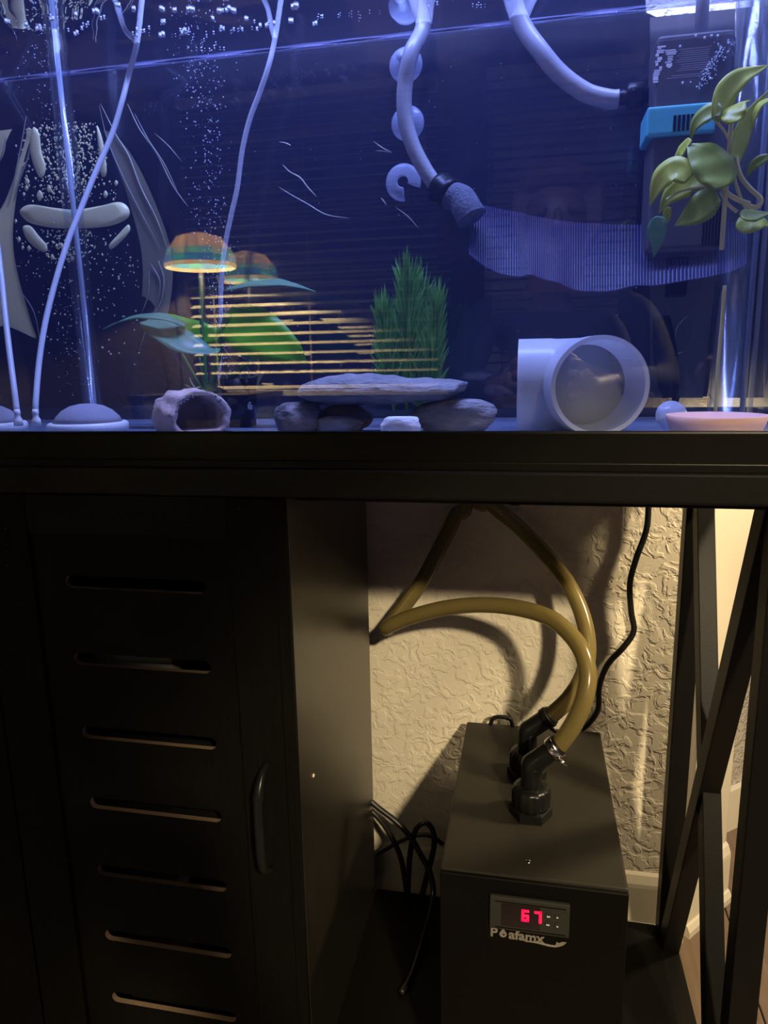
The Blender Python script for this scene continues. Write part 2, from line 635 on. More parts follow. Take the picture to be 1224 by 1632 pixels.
M['jeans'] = pmat('dark_denim', (0.03, 0.04, 0.07), 0.9, 0.2)
M['hair'] = pmat('brown_hair', (0.11, 0.05, 0.025), 0.6, 0.4, 30, stretch=(1, 1, 0.2))
M['grey_box'] = pmat('grey_storage_plastic', (0.30, 0.30, 0.29), 0.3, 0.1)

# ------------------------------------------------------------------ the room
FLOOR = -0.85
CEIL = 1.85
WALL = 1.0


def struct(name, *a, **k):
    o = box(name, *a, **k)
    o['kind'] = 'structure'
    return o


floor = struct('floor', -2.8, 2.6, -2.5, 3.2, FLOOR - 0.06, FLOOR - 0.012, M['plank2'], bev=0)
# floor planks, 0.12 m wide, running into the wall; each its own piece
pl = None
k = 0
for i in range(-23, 20):
    x0 = 0.075 + i * 0.12
    for j in range(3):
        y0 = -0.35 + j * 1.15 + (i * 0.37 % 1.0) * 0.8 - 0.6
        if pl is None:
            bm = bmesh.new()
            add_box(bm, 0.001, 0.119, 0.001, 1.149, -0.012, 0.0, 0.0012, 1)
            pl = bm_obj('plank', bm, M['plank'], None)
            o = pl
        else:
            o = bpy.data.objects.new('plank', pl.data)
            COL.objects.link(o)
        if k % 3 == 1:
            o.material_slots[0].link = 'OBJECT'
            o.material_slots[0].material = M['plank2']
        o.parent = floor
        o.location = (x0, y0, FLOOR)
        k += 1
struct('ceiling', -2.8, 2.6, -2.5, 3.2, CEIL, CEIL + 0.05, M['ceiling'], bev=0)
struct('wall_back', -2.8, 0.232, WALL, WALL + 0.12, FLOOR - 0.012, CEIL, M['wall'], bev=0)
# angled jamb that closes the wall beside the stand, with its rounded corner bead
A, B = Vector((0.232, 1.0, 0)), Vector((0.316, 1.096, 0))
jd = (B - A).normalized()
jn = Vector((jd.y, -jd.x, 0))
o = bar('trim_1', A + Vector((0, 0, FLOOR - 0.012)) + jd * 0.066 - jn * 0.03, A + Vector((0, 0, CEIL)) + jd * 0.066 - jn * 0.03, 0.127, 0.06, jn, M['trim'], None, 0.004)
o['kind'] = 'structure'
o = tube('trim_2', [A + Vector((0.0, 0.0095, FLOOR)), A + Vector((0.0, 0.0095, CEIL))], 0.010, M['trim'], None, smooth_path=False)
o['kind'] = 'structure'
struct('wall_passage', 0.20, 0.27, 1.12, 1.45, FLOOR - 0.012, CEIL, M['trim'], bev=0)
# far passage wall, running off to the right
fa, fb = Vector((0.30, 1.229, 0)), Vector((2.4, 2.95, 0))
fd = (fb - fa).normalized()
fn = Vector((fd.y, -fd.x, 0))
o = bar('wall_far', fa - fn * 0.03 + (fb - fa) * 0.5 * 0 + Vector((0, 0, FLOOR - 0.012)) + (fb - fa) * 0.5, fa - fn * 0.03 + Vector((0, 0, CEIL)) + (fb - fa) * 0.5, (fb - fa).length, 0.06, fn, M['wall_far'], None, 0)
o['kind'] = 'structure'
o = bar('baseboard_far', fa + fn * 0.006 + Vector((0, 0, FLOOR + 0.042)), fb + fn * 0.006 + Vector((0, 0, FLOOR + 0.042)), 0.085, 0.012, fn, M['trim'], None, 0.002)
o['kind'] = 'structure'
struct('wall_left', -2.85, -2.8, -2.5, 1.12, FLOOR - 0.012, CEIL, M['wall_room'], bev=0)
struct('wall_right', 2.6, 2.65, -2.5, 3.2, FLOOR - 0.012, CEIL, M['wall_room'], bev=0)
WF = -2.4
# wall behind the phone with two window openings
WIN = [(-1.80, -0.46), (-0.25, 0.46)]
ZT, ZB = 1.33, -0.12
bm = bmesh.new()
xs = [-2.85, WIN[0][0], WIN[0][1], WIN[1][0], WIN[1][1], 2.65]
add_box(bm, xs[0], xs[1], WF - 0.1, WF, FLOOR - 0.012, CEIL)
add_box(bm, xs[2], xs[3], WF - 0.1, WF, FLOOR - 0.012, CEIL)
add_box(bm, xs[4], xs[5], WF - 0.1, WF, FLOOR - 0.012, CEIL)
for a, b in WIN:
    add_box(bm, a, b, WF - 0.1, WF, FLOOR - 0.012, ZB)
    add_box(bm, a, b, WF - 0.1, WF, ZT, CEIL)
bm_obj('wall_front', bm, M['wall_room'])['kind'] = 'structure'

# baseboard behind the stand: flat board, rounded top bead and shoe moulding


def baseboard(name, a, b, nrm):
    a, b, nrm = Vector(a), Vector(b), Vector(nrm)
    prof = [(0, 0.0), (0.016, 0.0), (0.016, 0.010), (0.012, 0.018), (0.009, 0.020), (0.009, 0.078), (0.0085, 0.084), (0.004, 0.096), (0, 0.10)]
    vs, fs = [], []
    for e in (a, b):
        for d, h in prof:
            vs.append(e + nrm * d + Vector((0, 0, FLOOR + h)))
    m = len(prof)
    for k in range(m):
        fs.append((k, (k + 1) % m, m + (k + 1) % m, m + k))
    fs.append(tuple(range(m)))
    fs.append(tuple(range(m, 2 * m))[::-1])
    o = mesh(name, vs, fs, M['trim'])
    o['kind'] = 'structure'
    return o


baseboard('baseboard_back', (-2.8, WALL, 0), (0.236, WALL, 0), (0, -1, 0))
baseboard('baseboard_corner', A + jd * 0.004, B, jn)

# windows and blinds (seen mirrored in the aquarium glass)
for wi, (a, b) in enumerate(WIN):
    wn = empty('window_%d' % (wi + 1), ((a + b) / 2, WF, ZB))
    wn['kind'] = 'structure'
    box('pane', a, b, WF - 0.09, WF - 0.084, ZB, ZT, M['night_glass'], wn, 0)
    for nm, q in (('frame_left', (a - 0.05, a, WF, WF + 0.02, ZB - 0.05, ZT + 0.05)), ('frame_right', (b, b + 0.05, WF, WF + 0.02, ZB - 0.05, ZT + 0.05)),
                  ('frame_top', (a, b, WF, WF + 0.02, ZT, ZT + 0.05)), ('window_sill', (a - 0.06, b + 0.06, WF, WF + 0.05, ZB - 0.03, ZB))):
        box(nm, *q, M['trim'] if nm == 'window_sill' else M['wall_room'], wn, 0.002)
    bl = empty('window_blind', ((a + b) / 2, WF - 0.03, ZT), ['wide cream slatted blind, half open, behind the stained glass lamp', 'narrow slatted blind, nearly closed, behind the seated photographer'][wi], 'blind', 'slatted window blinds')
    box('headrail', a + 0.01, b - 0.01, WF - 0.06, WF - 0.005, ZT - 0.045, ZT - 0.005, M['blind'], bl, 0.002)
    n = 27
    tilt = (math.radians(-20), math.radians(-55))[wi]
    bm = bmesh.new()
    add_box(bm, a + 0.012, b - 0.012, -0.024, 0.024, -0.0012, 0.0012)
    R = Matrix.Rotation(tilt, 3, 'X')
    for v in bm.verts:
        v.co = R @ v.co
    first = None
    for s in range(n):
        z = ZT - 0.075 - s * (ZT - ZB - 0.12) / n
        if first is None:
            first = bm_obj('slat', bm, M['blind'], bl)
            o = first
        else:
            o = bpy.data.objects.new('slat', first.data)
            COL.objects.link(o)
            o.parent = bl
        o.location = Vector((0, WF - 0.032, z)) - bl.location
    box('bottom_rail', a + 0.012, b - 0.012, WF - 0.055, WF - 0.012, ZB + 0.005, ZB + 0.022, M['blind'], bl, 0.002)
    for x in (a + 0.15, (a + b) / 2, b - 0.15):
        box('cord', x - 0.001, x + 0.001, WF - 0.004, WF - 0.002, ZB + 0.01, ZT - 0.02, M['blind'], bl, 0)

# ------------------------------------------------------------------ aquarium stand with its slotted cabinet
SF = 0.62          # front plane of the stand
SB = 0.955
st = empty('aquarium_stand', (-0.35, 0.79, FLOOR), 'black stand with slotted cabinet door on left and open cross-braced bay on right', 'stand')
box('top_board', -1.02, 0.252, 0.612, SB, -0.1175, -0.0905, M['black_metal'], st, 0.003, 3)
box('under_rail', -1.0, 0.235, 0.655, 0.68, -0.128, -0.1175, M['black_metal'], st)
lathe('bolt_head', [(0.005, 0), (0.005, 0.003), (0.003, 0.004)], M['black_plastic'], st, P(822, 799, 0.64) * 1.0, (0, 0, -1), 10)
POST = [(0.194, SF), (0.190, SB - 0.025)]
for x, y in POST:
    box('post', x, x + 0.025, y, y + 0.025, FLOOR, -0.1175, M['black_metal'], st)
box('post', -1.0, -0.975, SF, SF + 0.025, FLOOR, -0.1175, M['black_metal'], st)
box('post', -1.0, -0.975, SB - 0.025, SB, FLOOR, -0.1175, M['black_metal'], st)
box('side_rail', 0.190, 0.215, SF + 0.025, SB - 0.025, -0.825, -0.802, M['black_metal'], st)
bar('brace', (0.205, SB - 0.020, -0.118), (0.205, SF + 0.035, -0.812), 0.026, 0.020, (1, 0, 0), M['black_metal'], st)
bar('brace', (0.203, SF + 0.030, -0.118), (0.203, SB - 0.032, -0.806), 0.026, 0.022, (1, 0, 0), M['black_metal'], st)
box('foot_plate', 0.188, 0.222, SF - 0.002, SF + 0.03, FLOOR, FLOOR + 0.004, M['black_metal'], st, 0.0005)
box('bottom_shelf', -0.222, 0.190, SF + 0.01, SB, -0.815, -0.80, M['black_metal_dark'], st, 0.001)
# cabinet
CX0, CX1 = -0.62, -0.2215
cs = box('cabinet_side', CX1 - 0.012, CX1, SF + 0.004, SB - 0.01, -0.805, -0.1175, M['side_wood'], st, 0.0006)
lathe('peg', [(0.0022, 0), (0.0022, 0.001), (0.001, 0.0016)], M['white_paint'], cs, PX(499, 1236, CX1), (1, 0, 0), 10)
box('cabinet_stile', CX1 - 0.0125, CX1 - 0.0005, SF - 0.002, SF + 0.006, -0.805, -0.1175, M['black_wood'], st, 0.0008)
box('cabinet_side', CX0, CX0 + 0.012, SF + 0.02, SB - 0.01, -0.805, -0.1175, M['side_wood'], st, 0.0006)
box('cabinet_back', CX0 + 0.012, CX1 - 0.012, SB - 0.02, SB - 0.012, -0.805, -0.1175, M['black_wood'], st, 0.0004)
box('cabinet_floor', CX0 + 0.012, CX1 - 0.012, SF + 0.02, SB - 0.02, -0.815, -0.800, M['black_wood'], st, 0.0004)
for z in (-0.325, -0.535):
    box('cabinet_shelf', CX0 + 0.012, CX1 - 0.012, SF + 0.03, SB - 0.02, z - 0.012, z, M['black_wood'], st, 0.0004)
box('cabinet_left_stile', CX0 - 0.03, -0.5565, SF, SF + 0.018, -0.835, -0.1175, M['black_wood'], st, 0.0015)
# door: stiles and rails round a panel with seven slots
DZ0, DZ1 = -0.835, -0.1195
dr = empty('door', (-0.39, SF, -0.47))
dr.parent = st
dr.location = Vector((-0.39, SF, -0.47)) - st.location
box('door_stile', -0.5545, -0.4975, SF, SF + 0.018, DZ0, DZ1, M['black_wood'], dr, 0.0014)
box('door_stile', -0.281, -0.2325, SF, SF + 0.018, DZ0, DZ1, M['black_wood'], dr, 0.0014)
box('door_rail', -0.4972, -0.2813, SF + 0.0005, SF + 0.018, -0.1595, DZ1, M['black_wood_h'], dr, 0.0012)
box('door_rail', -0.4972, -0.2813, SF + 0.0005, SF + 0.018, DZ0, -0.785, M['black_wood_h'], dr, 0.0012)
outer = [(-0.4985, -0.786), (-0.280, -0.786), (-0.280, -0.159), (-0.4985, -0.159)]
holes = []
for s in range(7):
    zc = -0.2105 - s * 0.08367
    xa, xb, r = -0.4635, -0.310, 0.0068
    h = []
    for q in range(9):
        an = math.pi / 2 + math.pi * q / 8
        h.append((xa + r + r * math.cos(an), zc + r * math.sin(an)))
    for q in range(9):
        an = -math.pi / 2 + math.pi * q / 8
        h.append((xb - r + r * math.cos(an), zc + r * math.sin(an)))
    holes.append(h)
pan = plate('door_panel', [outer] + holes, 0.006, M['black_wood'], dr, front_matrix((0, SF + 0.0075, 0)))
pan.data.materials.append(M['mdf'])
for p in pan.data.polygons:
    c = p.center
    if abs(p.normal.y) < 0.5 and -0.47 < c.x < -0.30 and -0.75 < c.z < -0.18:
        p.material_index = 1
hx = -0.2545
hp = [(hx, SF, -0.392), (hx - 0.001, SF - 0.012, -0.398), (hx - 0.002, SF - 0.022, -0.418), (hx - 0.002, SF - 0.024, -0.455), (hx - 0.002, SF - 0.022, -0.492), (hx - 0.001, SF - 0.012, -0.506), (hx, SF, -0.512)]
tube('handle', hp, lambda t: 0.0036 + 0.0035 * math.sin(math.pi * t) ** 2 * (1 if t < 0.35 else 0.5), M['black_plastic'], dr, 8, 10)
# paint chips on the left stile
for q in [(9, 842), (10, 868), (12, 901), (30, 964), (380, 810)]:
    c = P(q[0], q[1], SF)
    lathe('paint_chip', [(0.0012, 0), (0.0012, 0.0003), (0.0006, 0.0004)], M['panel_grey'], dr, c, (0, -1, 0), 7)

# ------------------------------------------------------------------ things inside the cabinet, glimpsed through the slots
o = empty('storage_box', (-0.42, 0.70, -0.325), 'grey plastic box behind the second slot of the cabinet door', 'box')
box('body', -0.468, -0.372, 0.660, 0.760, -0.325, -0.262, M['grey_box'], o, 0.004)
box('lid', -0.472, -0.368, 0.656, 0.764, -0.262, -0.252, M['grey_box'], o, 0.003)
o = empty('black_carton', (-0.36, 0.70, -0.535), 'black carton with white label behind the third slot of the cabinet door', 'box')
box('body', -0.46, -0.315, 0.665, 0.745, -0.535, -0.352, M['black_plastic'], o, 0.001)
box('label', -0.382, -0.36, 0.6640, 0.6650, -0.385, -0.371, M['print_white'], o, 0)
box('label', -0.340, -0.318, 0.6640, 0.6650, -0.388, -0.376, M['print_white'], o, 0)
o = empty('clear_tub', (-0.43, 0.69, -0.80), 'pale clear tub behind the sixth slot of the cabinet door', 'tub')
lathe('body', [(0.030, 0), (0.034, 0.02), (0.035, 0.185)], M['grey_box'], o, (-0.435, 0.70, -0.80))
lathe('lid', [(0.037, 0.185), (0.037, 0.20), (0.034, 0.203)], M['white_plastic'], o, (-0.435, 0.70, -0.80))
o = empty('marker_pen', (-0.36, 0.66, -0.72), 'white marker pen lying behind the lowest slot of the cabinet door', 'pen')
q0 = Vector((-0.39, 0.655, -0.7135))
tube('barrel', [q0, q0 + Vector((0.042, 0, 0))], 0.005, M['print_white'], o, smooth_path=False)
tube('cap', [q0 + Vector((0.042, 0, 0)), q0 + Vector((0.07, 0, 0))], 0.0052, M['black_plastic'], o, smooth_path=False)
for q in range(7):
    xx = q0.x + 0.012 + q * 0.0026
    box('print_stroke', xx, xx + 0.0014, q0.y - 0.0053, q0.y - 0.0049, q0.z - 0.002, q0.z + 0.002 - 0.001 * (q % 2), M['black_plastic'], o, 0)
o = empty('organiser_tray', (-0.39, 0.67, -0.80), 'dark tray holding the white marker pen behind the lowest slot', 'tray')
box('body', -0.455, -0.31, 0.648, 0.70, -0.80, -0.719, M['black_plastic'], o, 0.002)

# ------------------------------------------------------------------ the aquarium
TX0, TX1, TYF, TYB, TZ0, TZ1, WATER = -0.98, 0.245, 0.630, 0.92, -0.068, 0.50, 0.374
aq = empty('aquarium', (-0.37, 0.78, -0.0905), 'long glass fish tank with black plastic rim on the black stand', 'aquarium')
box('front_pane', TX0, TX1, TYF - 0.006, TYF, TZ0, TZ1, M['pane'], aq, 0)
box('back_pane', TX0, TX1, TYB, TYB + 0.006, TZ0, TZ1, M['back_pane'], aq, 0)
box('side_pane', TX1, TX1 + 0.006, TYF - 0.006, TYB + 0.006, TZ0, TZ1, M['side_pane'], aq, 0)
box('side_pane', TX0 - 0.006, TX0, TYF - 0.006, TYB + 0.006, TZ0, TZ1, M['pane'], aq, 0)
box('floor_pane', TX0, TX1, TYF, TYB, TZ0 - 0.008, TZ0, M['tank_floor'], aq, 0)
bm = bmesh.new()
for q in ((TX0 - 0.012, TX1 + 0.010, 0.617, 0.6235), (TX0 - 0.012, TX1 + 0.010, TYB + 0.007, TYB + 0.013)):
    add_box(bm, q[0], q[1], q[2], q[3], -0.0905, -0.0572, 0.002)
add_box(bm, TX0 - 0.012, TX0 - 0.0065, 0.6236, TYB + 0.0069, -0.0905, -0.0572, 0.001)
add_box(bm, TX1 + 0.0065, TX1 + 0.010, 0.6236, TYB + 0.0069, -0.0905, -0.0572, 0.001)
add_box(bm, TX0 - 0.012, TX1 + 0.010, 0.6145, 0.6169, -0.0905, -0.0835, 0.0008)
bm_obj('bottom_rim', bm, M['black_trim'], aq)
bm = bmesh.new()
for q in ((TX0 - 0.012, TX1 + 0.010, 0.617, 0.6235), (TX0 - 0.012, TX1 + 0.010, TYB + 0.007, TYB + 0.013)):
    add_box(bm, q[0], q[1], q[2], q[3], TZ1 - 0.02, TZ1 + 0.006, 0.002)
bm_obj('top_rim', bm, M['black_trim'], aq)
for yy, xx in ((TYB - 0.003, TX1 - 0.003),):
    box('silicone_seam', TX1 - 0.007, TX1 - 0.001, TYB - 0.007, TYB - 0.001, TZ0, TZ1 - 0.03, M['pipe'], aq, 0.002)

# water: scattering body and mirror-like surface seen from below
m, nt, N, L = nodes_of('water_body')
N.remove(N['Principled BSDF'])
vs_ = N.new('ShaderNodeVolumeScatter')
vs_.inputs['Color'].default_value = (0.32, 0.38, 1.0, 1)
vs_.inputs['Density'].default_value = 0.28
vs_.inputs['Anisotropy'].default_value = 0.0
L.new(vs_.outputs[0], N['Material Output'].inputs['Volume'])
M['water'] = m
M['surface'] = pane_mat('water_surface', 0.72, (0.9, 0.94, 1.0), 0.02, 0.25, 0.004, 9.0)
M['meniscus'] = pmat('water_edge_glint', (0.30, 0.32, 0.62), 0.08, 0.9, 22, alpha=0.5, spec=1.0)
wt = empty('water', (-0.37, 0.78, TZ0), 'clear blue-lit water filling the fish tank', 'water')
box('water_body', TX0 + 0.0006, TX1 - 0.0006, TYF + 0.0006, TYB - 0.0006, TZ0 + 0.0006, WATER, M['water'], wt, 0)
mesh('water_surface', [(TX0 + 0.001, TYF + 0.001, WATER + 0.0004), (TX1 - 0.001, TYF + 0.001, WATER + 0.0004), (TX1 - 0.001, TYB - 0.001, WATER + 0.0004), (TX0 + 0.001, TYB - 0.001, WATER + 0.0004)], [(0, 1, 2, 3)], M['surface'], wt)
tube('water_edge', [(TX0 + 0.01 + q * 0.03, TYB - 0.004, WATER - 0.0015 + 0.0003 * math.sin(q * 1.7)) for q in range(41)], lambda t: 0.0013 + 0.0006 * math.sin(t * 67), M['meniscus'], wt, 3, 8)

# light bar above the water (out of frame)
o = empty('aquarium_light', (-0.10, 0.77, 0.91), 'slim light bar hanging above the fish tank', 'light')
box('housing', -0.50, 0.30, 0.69, 0.85, 0.91, 0.925, M['black_plastic'], o, 0.003)
for x_ in (-0.45, 0.25):
    tube('hanging_wire', [(x_, 0.77, 0.925), (x_, 0.77, CEIL)], 0.0012, M['chrome'], o, smooth_path=False, seg=6)

# ------------------------------------------------------------------ background film on the back glass
FY = TYB + 0.0068
bf = empty('background_film', (-0.37, FY, 0.15), 'creased black plastic film stuck unevenly on the back of the tank', 'film')
pts = [P(1166, 27, FY), P(1150, 455, FY), P(1127, 632, FY)]
out = [(-0.985, -0.067), (P(770, 655, FY).x, -0.066), (P(790, 632, FY).x, P(790, 632, FY).z), (pts[2].x, pts[2].z), (pts[1].x, pts[1].z), (pts[0].x, pts[0].z), (P(1050, 29, FY).x, P(1050, 29, FY).z), (P(1030, 20, FY).x, P(1030, 20, FY).z), (P(1010, 10, FY).x, 0.494), (-0.985, 0.494)]
plate('film_sheet', [out], 0.0006, M['film'], bf, front_matrix((0, FY, 0)))
# right end: greyer sheet overlapping
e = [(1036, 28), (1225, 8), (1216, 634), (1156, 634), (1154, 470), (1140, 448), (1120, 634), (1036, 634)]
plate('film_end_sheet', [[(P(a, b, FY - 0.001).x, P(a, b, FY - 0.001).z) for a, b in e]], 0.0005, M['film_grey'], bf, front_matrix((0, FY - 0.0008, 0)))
# loose left part, olive painting the room's reflection, and the wet face-like patch
LY = TYB - 0.0015
blob('loose_sheet', [(-60, 212), (-20, 210), (60, 208), (75, 260), (60, 420), (65, 520), (20, 560), (-60, 520)], LY + 0.0007, 0.0003, M['film_reflect'], bf)
blob('loose_sheet', [(60, 208), (160, 206), (205, 240), (250, 330), (275, 420), (262, 520), (215, 590), (120, 615), (20, 600), (40, 400)], LY + 0.001, 0.0003, M['film_reflect_dim'], bf)
blob('dark_gap', [(20, 205), (42, 208), (32, 250), (8, 320), (-12, 340), (-8, 280)], LY, 0.0003, M['film_wet'], bf)
blob('wet_patch', [(82, 186), (150, 188), (180, 250), (205, 320), (225, 400), (226, 470), (212, 540), (190, 600), (130, 618), (70, 560), (40, 480), (22, 400), (24, 330), (40, 250), (58, 205)], LY - 0.0006, 0.0003, M['film_wet'], bf)
blob('wet_patch', [(150, 470), (240, 480), (255, 560), (250, 640), (60, 645), (10, 640), (-40, 560), (0, 520), (60, 545), (120, 600)], LY - 0.0008, 0.0003, M['film_wet'], bf)
PK = LY - 0.0018
blob('water_pocket', [(32, 335), (48, 326), (85, 331), (120, 334), (160, 328), (190, 322), (205, 332), (203, 348), (175, 360), (130, 364), (85, 363), (50, 356), (36, 346)], PK, 0.0006, M['film_pale'], bf, dome=0.002)
blob('water_pocket', [(36, 362), (48, 360), (62, 376), (75, 392), (72, 402), (58, 396), (42, 380)], PK, 0.0006, M['film_pale'], bf, dome=0.002)
blob('water_pocket', [(204, 358), (207, 368), (194, 384), (178, 397), (174, 390), (190, 372)], PK, 0.0006, M['film_pale'], bf, dome=0.002)
blob('water_pocket', [(52, 204), (62, 212), (66, 240), (73, 268), (66, 284), (56, 270), (48, 240)], PK, 0.0006, M['film_pale'], bf, dome=0.002)
blob('water_pocket', [(154, 200), (164, 225), (170, 270), (166, 282), (160, 275), (157, 240)], PK, 0.0006, M['film_pale'], bf, dome=0.002)
for (a, b, s) in [(63, 312, 7), (78, 301, 5), (168, 310, 5), (43, 290, 5), (42, 300, 4), (46, 396, 4), (36, 395, 3), (30, 382, 4), (25, 353, 3), (185, 292, 4), (38, 310, 3), (83, 410, 4), (90, 392, 3), (98, 392, 4)]:
    blob('water_pocket', [(a - s * 0.7, b), (a, b - s * 1.3), (a + s * 0.8, b), (a, b + s * 1.2)], PK, 0.0004, M['film_pale'], bf, 4, dome=0.001)
# fine specks caught behind the film: too many to count
bm = bmesh.new()
rnd = random.Random(3)


def in_patch(x, y):
    return 24 + max(0, (y - 420) * 0.35) < x < 150 + (y - 190) * 0.33 and 195 < y < 600


for k in range(1500):
    if k < 900:
        x, y = rnd.gauss(112, 28), rnd.uniform(195, 345)
        if rnd.random() < 0.3:
            y = rnd.uniform(340, 420)
    else:
        x, y = rnd.uniform(25, 225), rnd.uniform(230, 590)
        if rnd.random() < (y - 330) / 330:
            continue
    if not in_patch(x, y) or (26 < x < 208 and 322 < y < 366):
        continue
    s = rnd.uniform(0.5, 1.9) * (1.3 if y < 300 else 1)
    c = P(x, y, PK + 0.0003)
    r = s * 0.0008
    sx = rnd.uniform(0.6, 1.4)
    vsx = [bm.verts.new((c.x + r * sx * math.cos(t), c.y, c.z + r * math.sin(t) * rnd.uniform(0.8, 1.3))) for t in (0, 1.05, 2.1, 3.14, 4.2, 5.2)]
    top = bm.verts.new((c.x, c.y - 0.0008, c.z))
    for q in range(6):
        bm.faces.new((vsx[q], vsx[(q + 1) % 6], top))
bm_obj('film_specks', bm, M['film_pale'], bf)['kind'] = 'stuff'
CR = LY - 0.001


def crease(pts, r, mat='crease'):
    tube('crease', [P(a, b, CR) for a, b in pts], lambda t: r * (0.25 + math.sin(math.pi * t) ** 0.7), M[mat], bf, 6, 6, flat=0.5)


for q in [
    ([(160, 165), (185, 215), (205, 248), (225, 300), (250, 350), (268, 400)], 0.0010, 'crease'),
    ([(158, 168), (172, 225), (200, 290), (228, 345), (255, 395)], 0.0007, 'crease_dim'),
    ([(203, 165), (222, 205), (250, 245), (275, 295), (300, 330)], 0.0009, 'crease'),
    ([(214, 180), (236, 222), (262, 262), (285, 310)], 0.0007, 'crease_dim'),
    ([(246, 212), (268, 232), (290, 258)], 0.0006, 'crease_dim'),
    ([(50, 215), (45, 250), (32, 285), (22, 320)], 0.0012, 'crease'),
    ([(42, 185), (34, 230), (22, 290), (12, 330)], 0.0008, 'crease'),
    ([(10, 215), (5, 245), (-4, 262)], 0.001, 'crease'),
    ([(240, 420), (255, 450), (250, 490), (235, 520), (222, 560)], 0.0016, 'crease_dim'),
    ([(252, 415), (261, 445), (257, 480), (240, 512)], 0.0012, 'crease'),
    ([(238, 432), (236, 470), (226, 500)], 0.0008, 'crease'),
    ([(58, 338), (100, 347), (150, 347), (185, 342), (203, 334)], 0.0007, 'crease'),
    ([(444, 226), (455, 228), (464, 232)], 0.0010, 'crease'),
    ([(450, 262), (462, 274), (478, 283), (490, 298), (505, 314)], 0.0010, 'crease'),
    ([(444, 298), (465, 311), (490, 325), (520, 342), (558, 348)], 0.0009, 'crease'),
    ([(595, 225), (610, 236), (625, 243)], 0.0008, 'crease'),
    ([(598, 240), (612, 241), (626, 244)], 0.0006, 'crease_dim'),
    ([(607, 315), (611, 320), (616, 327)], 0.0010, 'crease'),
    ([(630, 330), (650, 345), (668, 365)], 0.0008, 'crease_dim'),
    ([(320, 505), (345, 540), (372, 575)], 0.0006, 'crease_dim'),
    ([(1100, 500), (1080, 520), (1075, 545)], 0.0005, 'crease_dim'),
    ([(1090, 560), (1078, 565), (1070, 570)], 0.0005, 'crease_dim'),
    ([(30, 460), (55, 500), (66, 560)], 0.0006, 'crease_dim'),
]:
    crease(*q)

# ------------------------------------------------------------------ pipes, air lines, filter
# milky outlet pipe with suction cups
pp = empty('outlet_pipe', P(660, 200, 0.87), 'milky pipe held by round suction cups on the back of the tank', 'pipe')
Y = 0.872
s0 = PZ(675, 40, WATER)
tube('pipe', [s0 + Vector((0.008, 0.0, 0.06)), s0, P(655, 85, Y), P(645, 140, Y), P(646, 190, Y), P(659, 235, Y), P(680, 275, Y), P(700, 302, Y)], 0.0088, M['pipe'], pp, 8, 14)
for cx_, cy_ in ((647, 104), (650, 197)):
    c = P(cx_, cy_, TYB - 0.001)
    lathe('suction_cup', [(0.0195, 0), (0.0198, 0.001), (0.017, 0.004), (0.010, 0.0075), (0.006, 0.009), (0.0055, 0.024), (0.007, 0.027)], M['cup'], pp, c, (0, -1, 0), 28)
# cup that has slipped off the pipe, with a bite-shaped opening
c = P(643, 291, TYB - 0.001)
vs, fs = [], []
prof = [(0.0215, 0), (0.0215, 0.0012), (0.017, 0.004), (0.008, 0.0065), (0.0065, 0.006), (0.007, 0.0)]
a0, a1, seg = math.radians(-20), math.radians(275), 30
for (r, h) in prof:
    for k in range(seg + 1):
        an = a0 + (a1 - a0) * k / seg
        vs.append(c + Vector((r * math.cos(an), -h, r * math.sin(an))))
for i in range(len(prof)):
    j = (i + 1) % len(prof)
    for k in range(seg):
        fs.append((i * (seg + 1) + k, i * (seg + 1) + k + 1, j * (seg + 1) + k + 1, j * (seg + 1) + k))
fs.append(tuple(i * (seg + 1) for i in range(len(prof))))
fs.append(tuple(i * (seg + 1) + seg for i in range(len(prof)))[::-1])
o = mesh('suction_cup', vs, fs, M['cup'], None, True)
tag(o, 'clear suction cup with a gap in its rim, loose below the milky pipe', 'suction cup')
# elbow fitting and sponge nozzle at the pipe's lower end
d0 = (P(730, 318, 0.86) - P(695, 296, 0.872)).normalized()
lathe('pipe_collar', [(0.012, 0), (0.0165, 0.001), (0.0175, 0.006), (0.0165, 0.016), (0.0175, 0.018), (0.016, 0.024)], M['black_plastic'], pp, P(696, 297, 0.872), d0, 24)
tube('nozzle', [P(716, 312, 0.865), P(735, 318, 0.857), P(745, 335, 0.85), P(752, 348, 0.848)], lambda t: 0.0150 + 0.002 * t, M['sponge'], pp, 6, 18)

# ribbed see-through sheet with a wavy lower edge
low = [(748, 405), (775, 425), (800, 436), (828, 440), (845, 437), (868, 445), (890, 450), (915, 461), (945, 464), (975, 463), (1010, 455), (1045, 454), (1090, 447), (1130, 440), (1165, 432), (1192, 418)]
lowc = spline([Vector((a, b, 0)) for a, b in low], 28)
vs, fs = [], []
rows = 10
NL = len(lowc)
for i, p in enumerate(lowc):
    t = i / (NL - 1)
    ytop = 322 + 30 * t + 18 * math.sin(t * 3.1)
    for j in range(rows + 1):
        s = j / rows
        yy = ytop + (p.y - ytop) * s
        dep = 0.878 - 0.045 * s ** 1.4 + (0.0016 if i % 4 in (0, 1) else -0.0016)
        vs.append(P(p.x, yy, dep))
for i in range(NL - 1):
    for j in range(rows):
        a = i * (rows + 1) + j
        fs.append((a, a + 1, a + rows + 2, a + rows + 1))
sh = mesh('ribbed_sheet', vs, fs, [M['mesh_sheet'], M['mesh_rib']], None)
for k, p in enumerate(sh.data.polygons):
    p.material_index = 1 if (k // rows) % 4 < 2 else 0
tag(sh, 'see-through blue ribbed sheet with wavy lower edge hanging in the water', 'sheet')
tube('hem', [P(a, b, 0.833) for a, b in low], 0.0011, M['mesh_sheet'], sh, 6, 6)

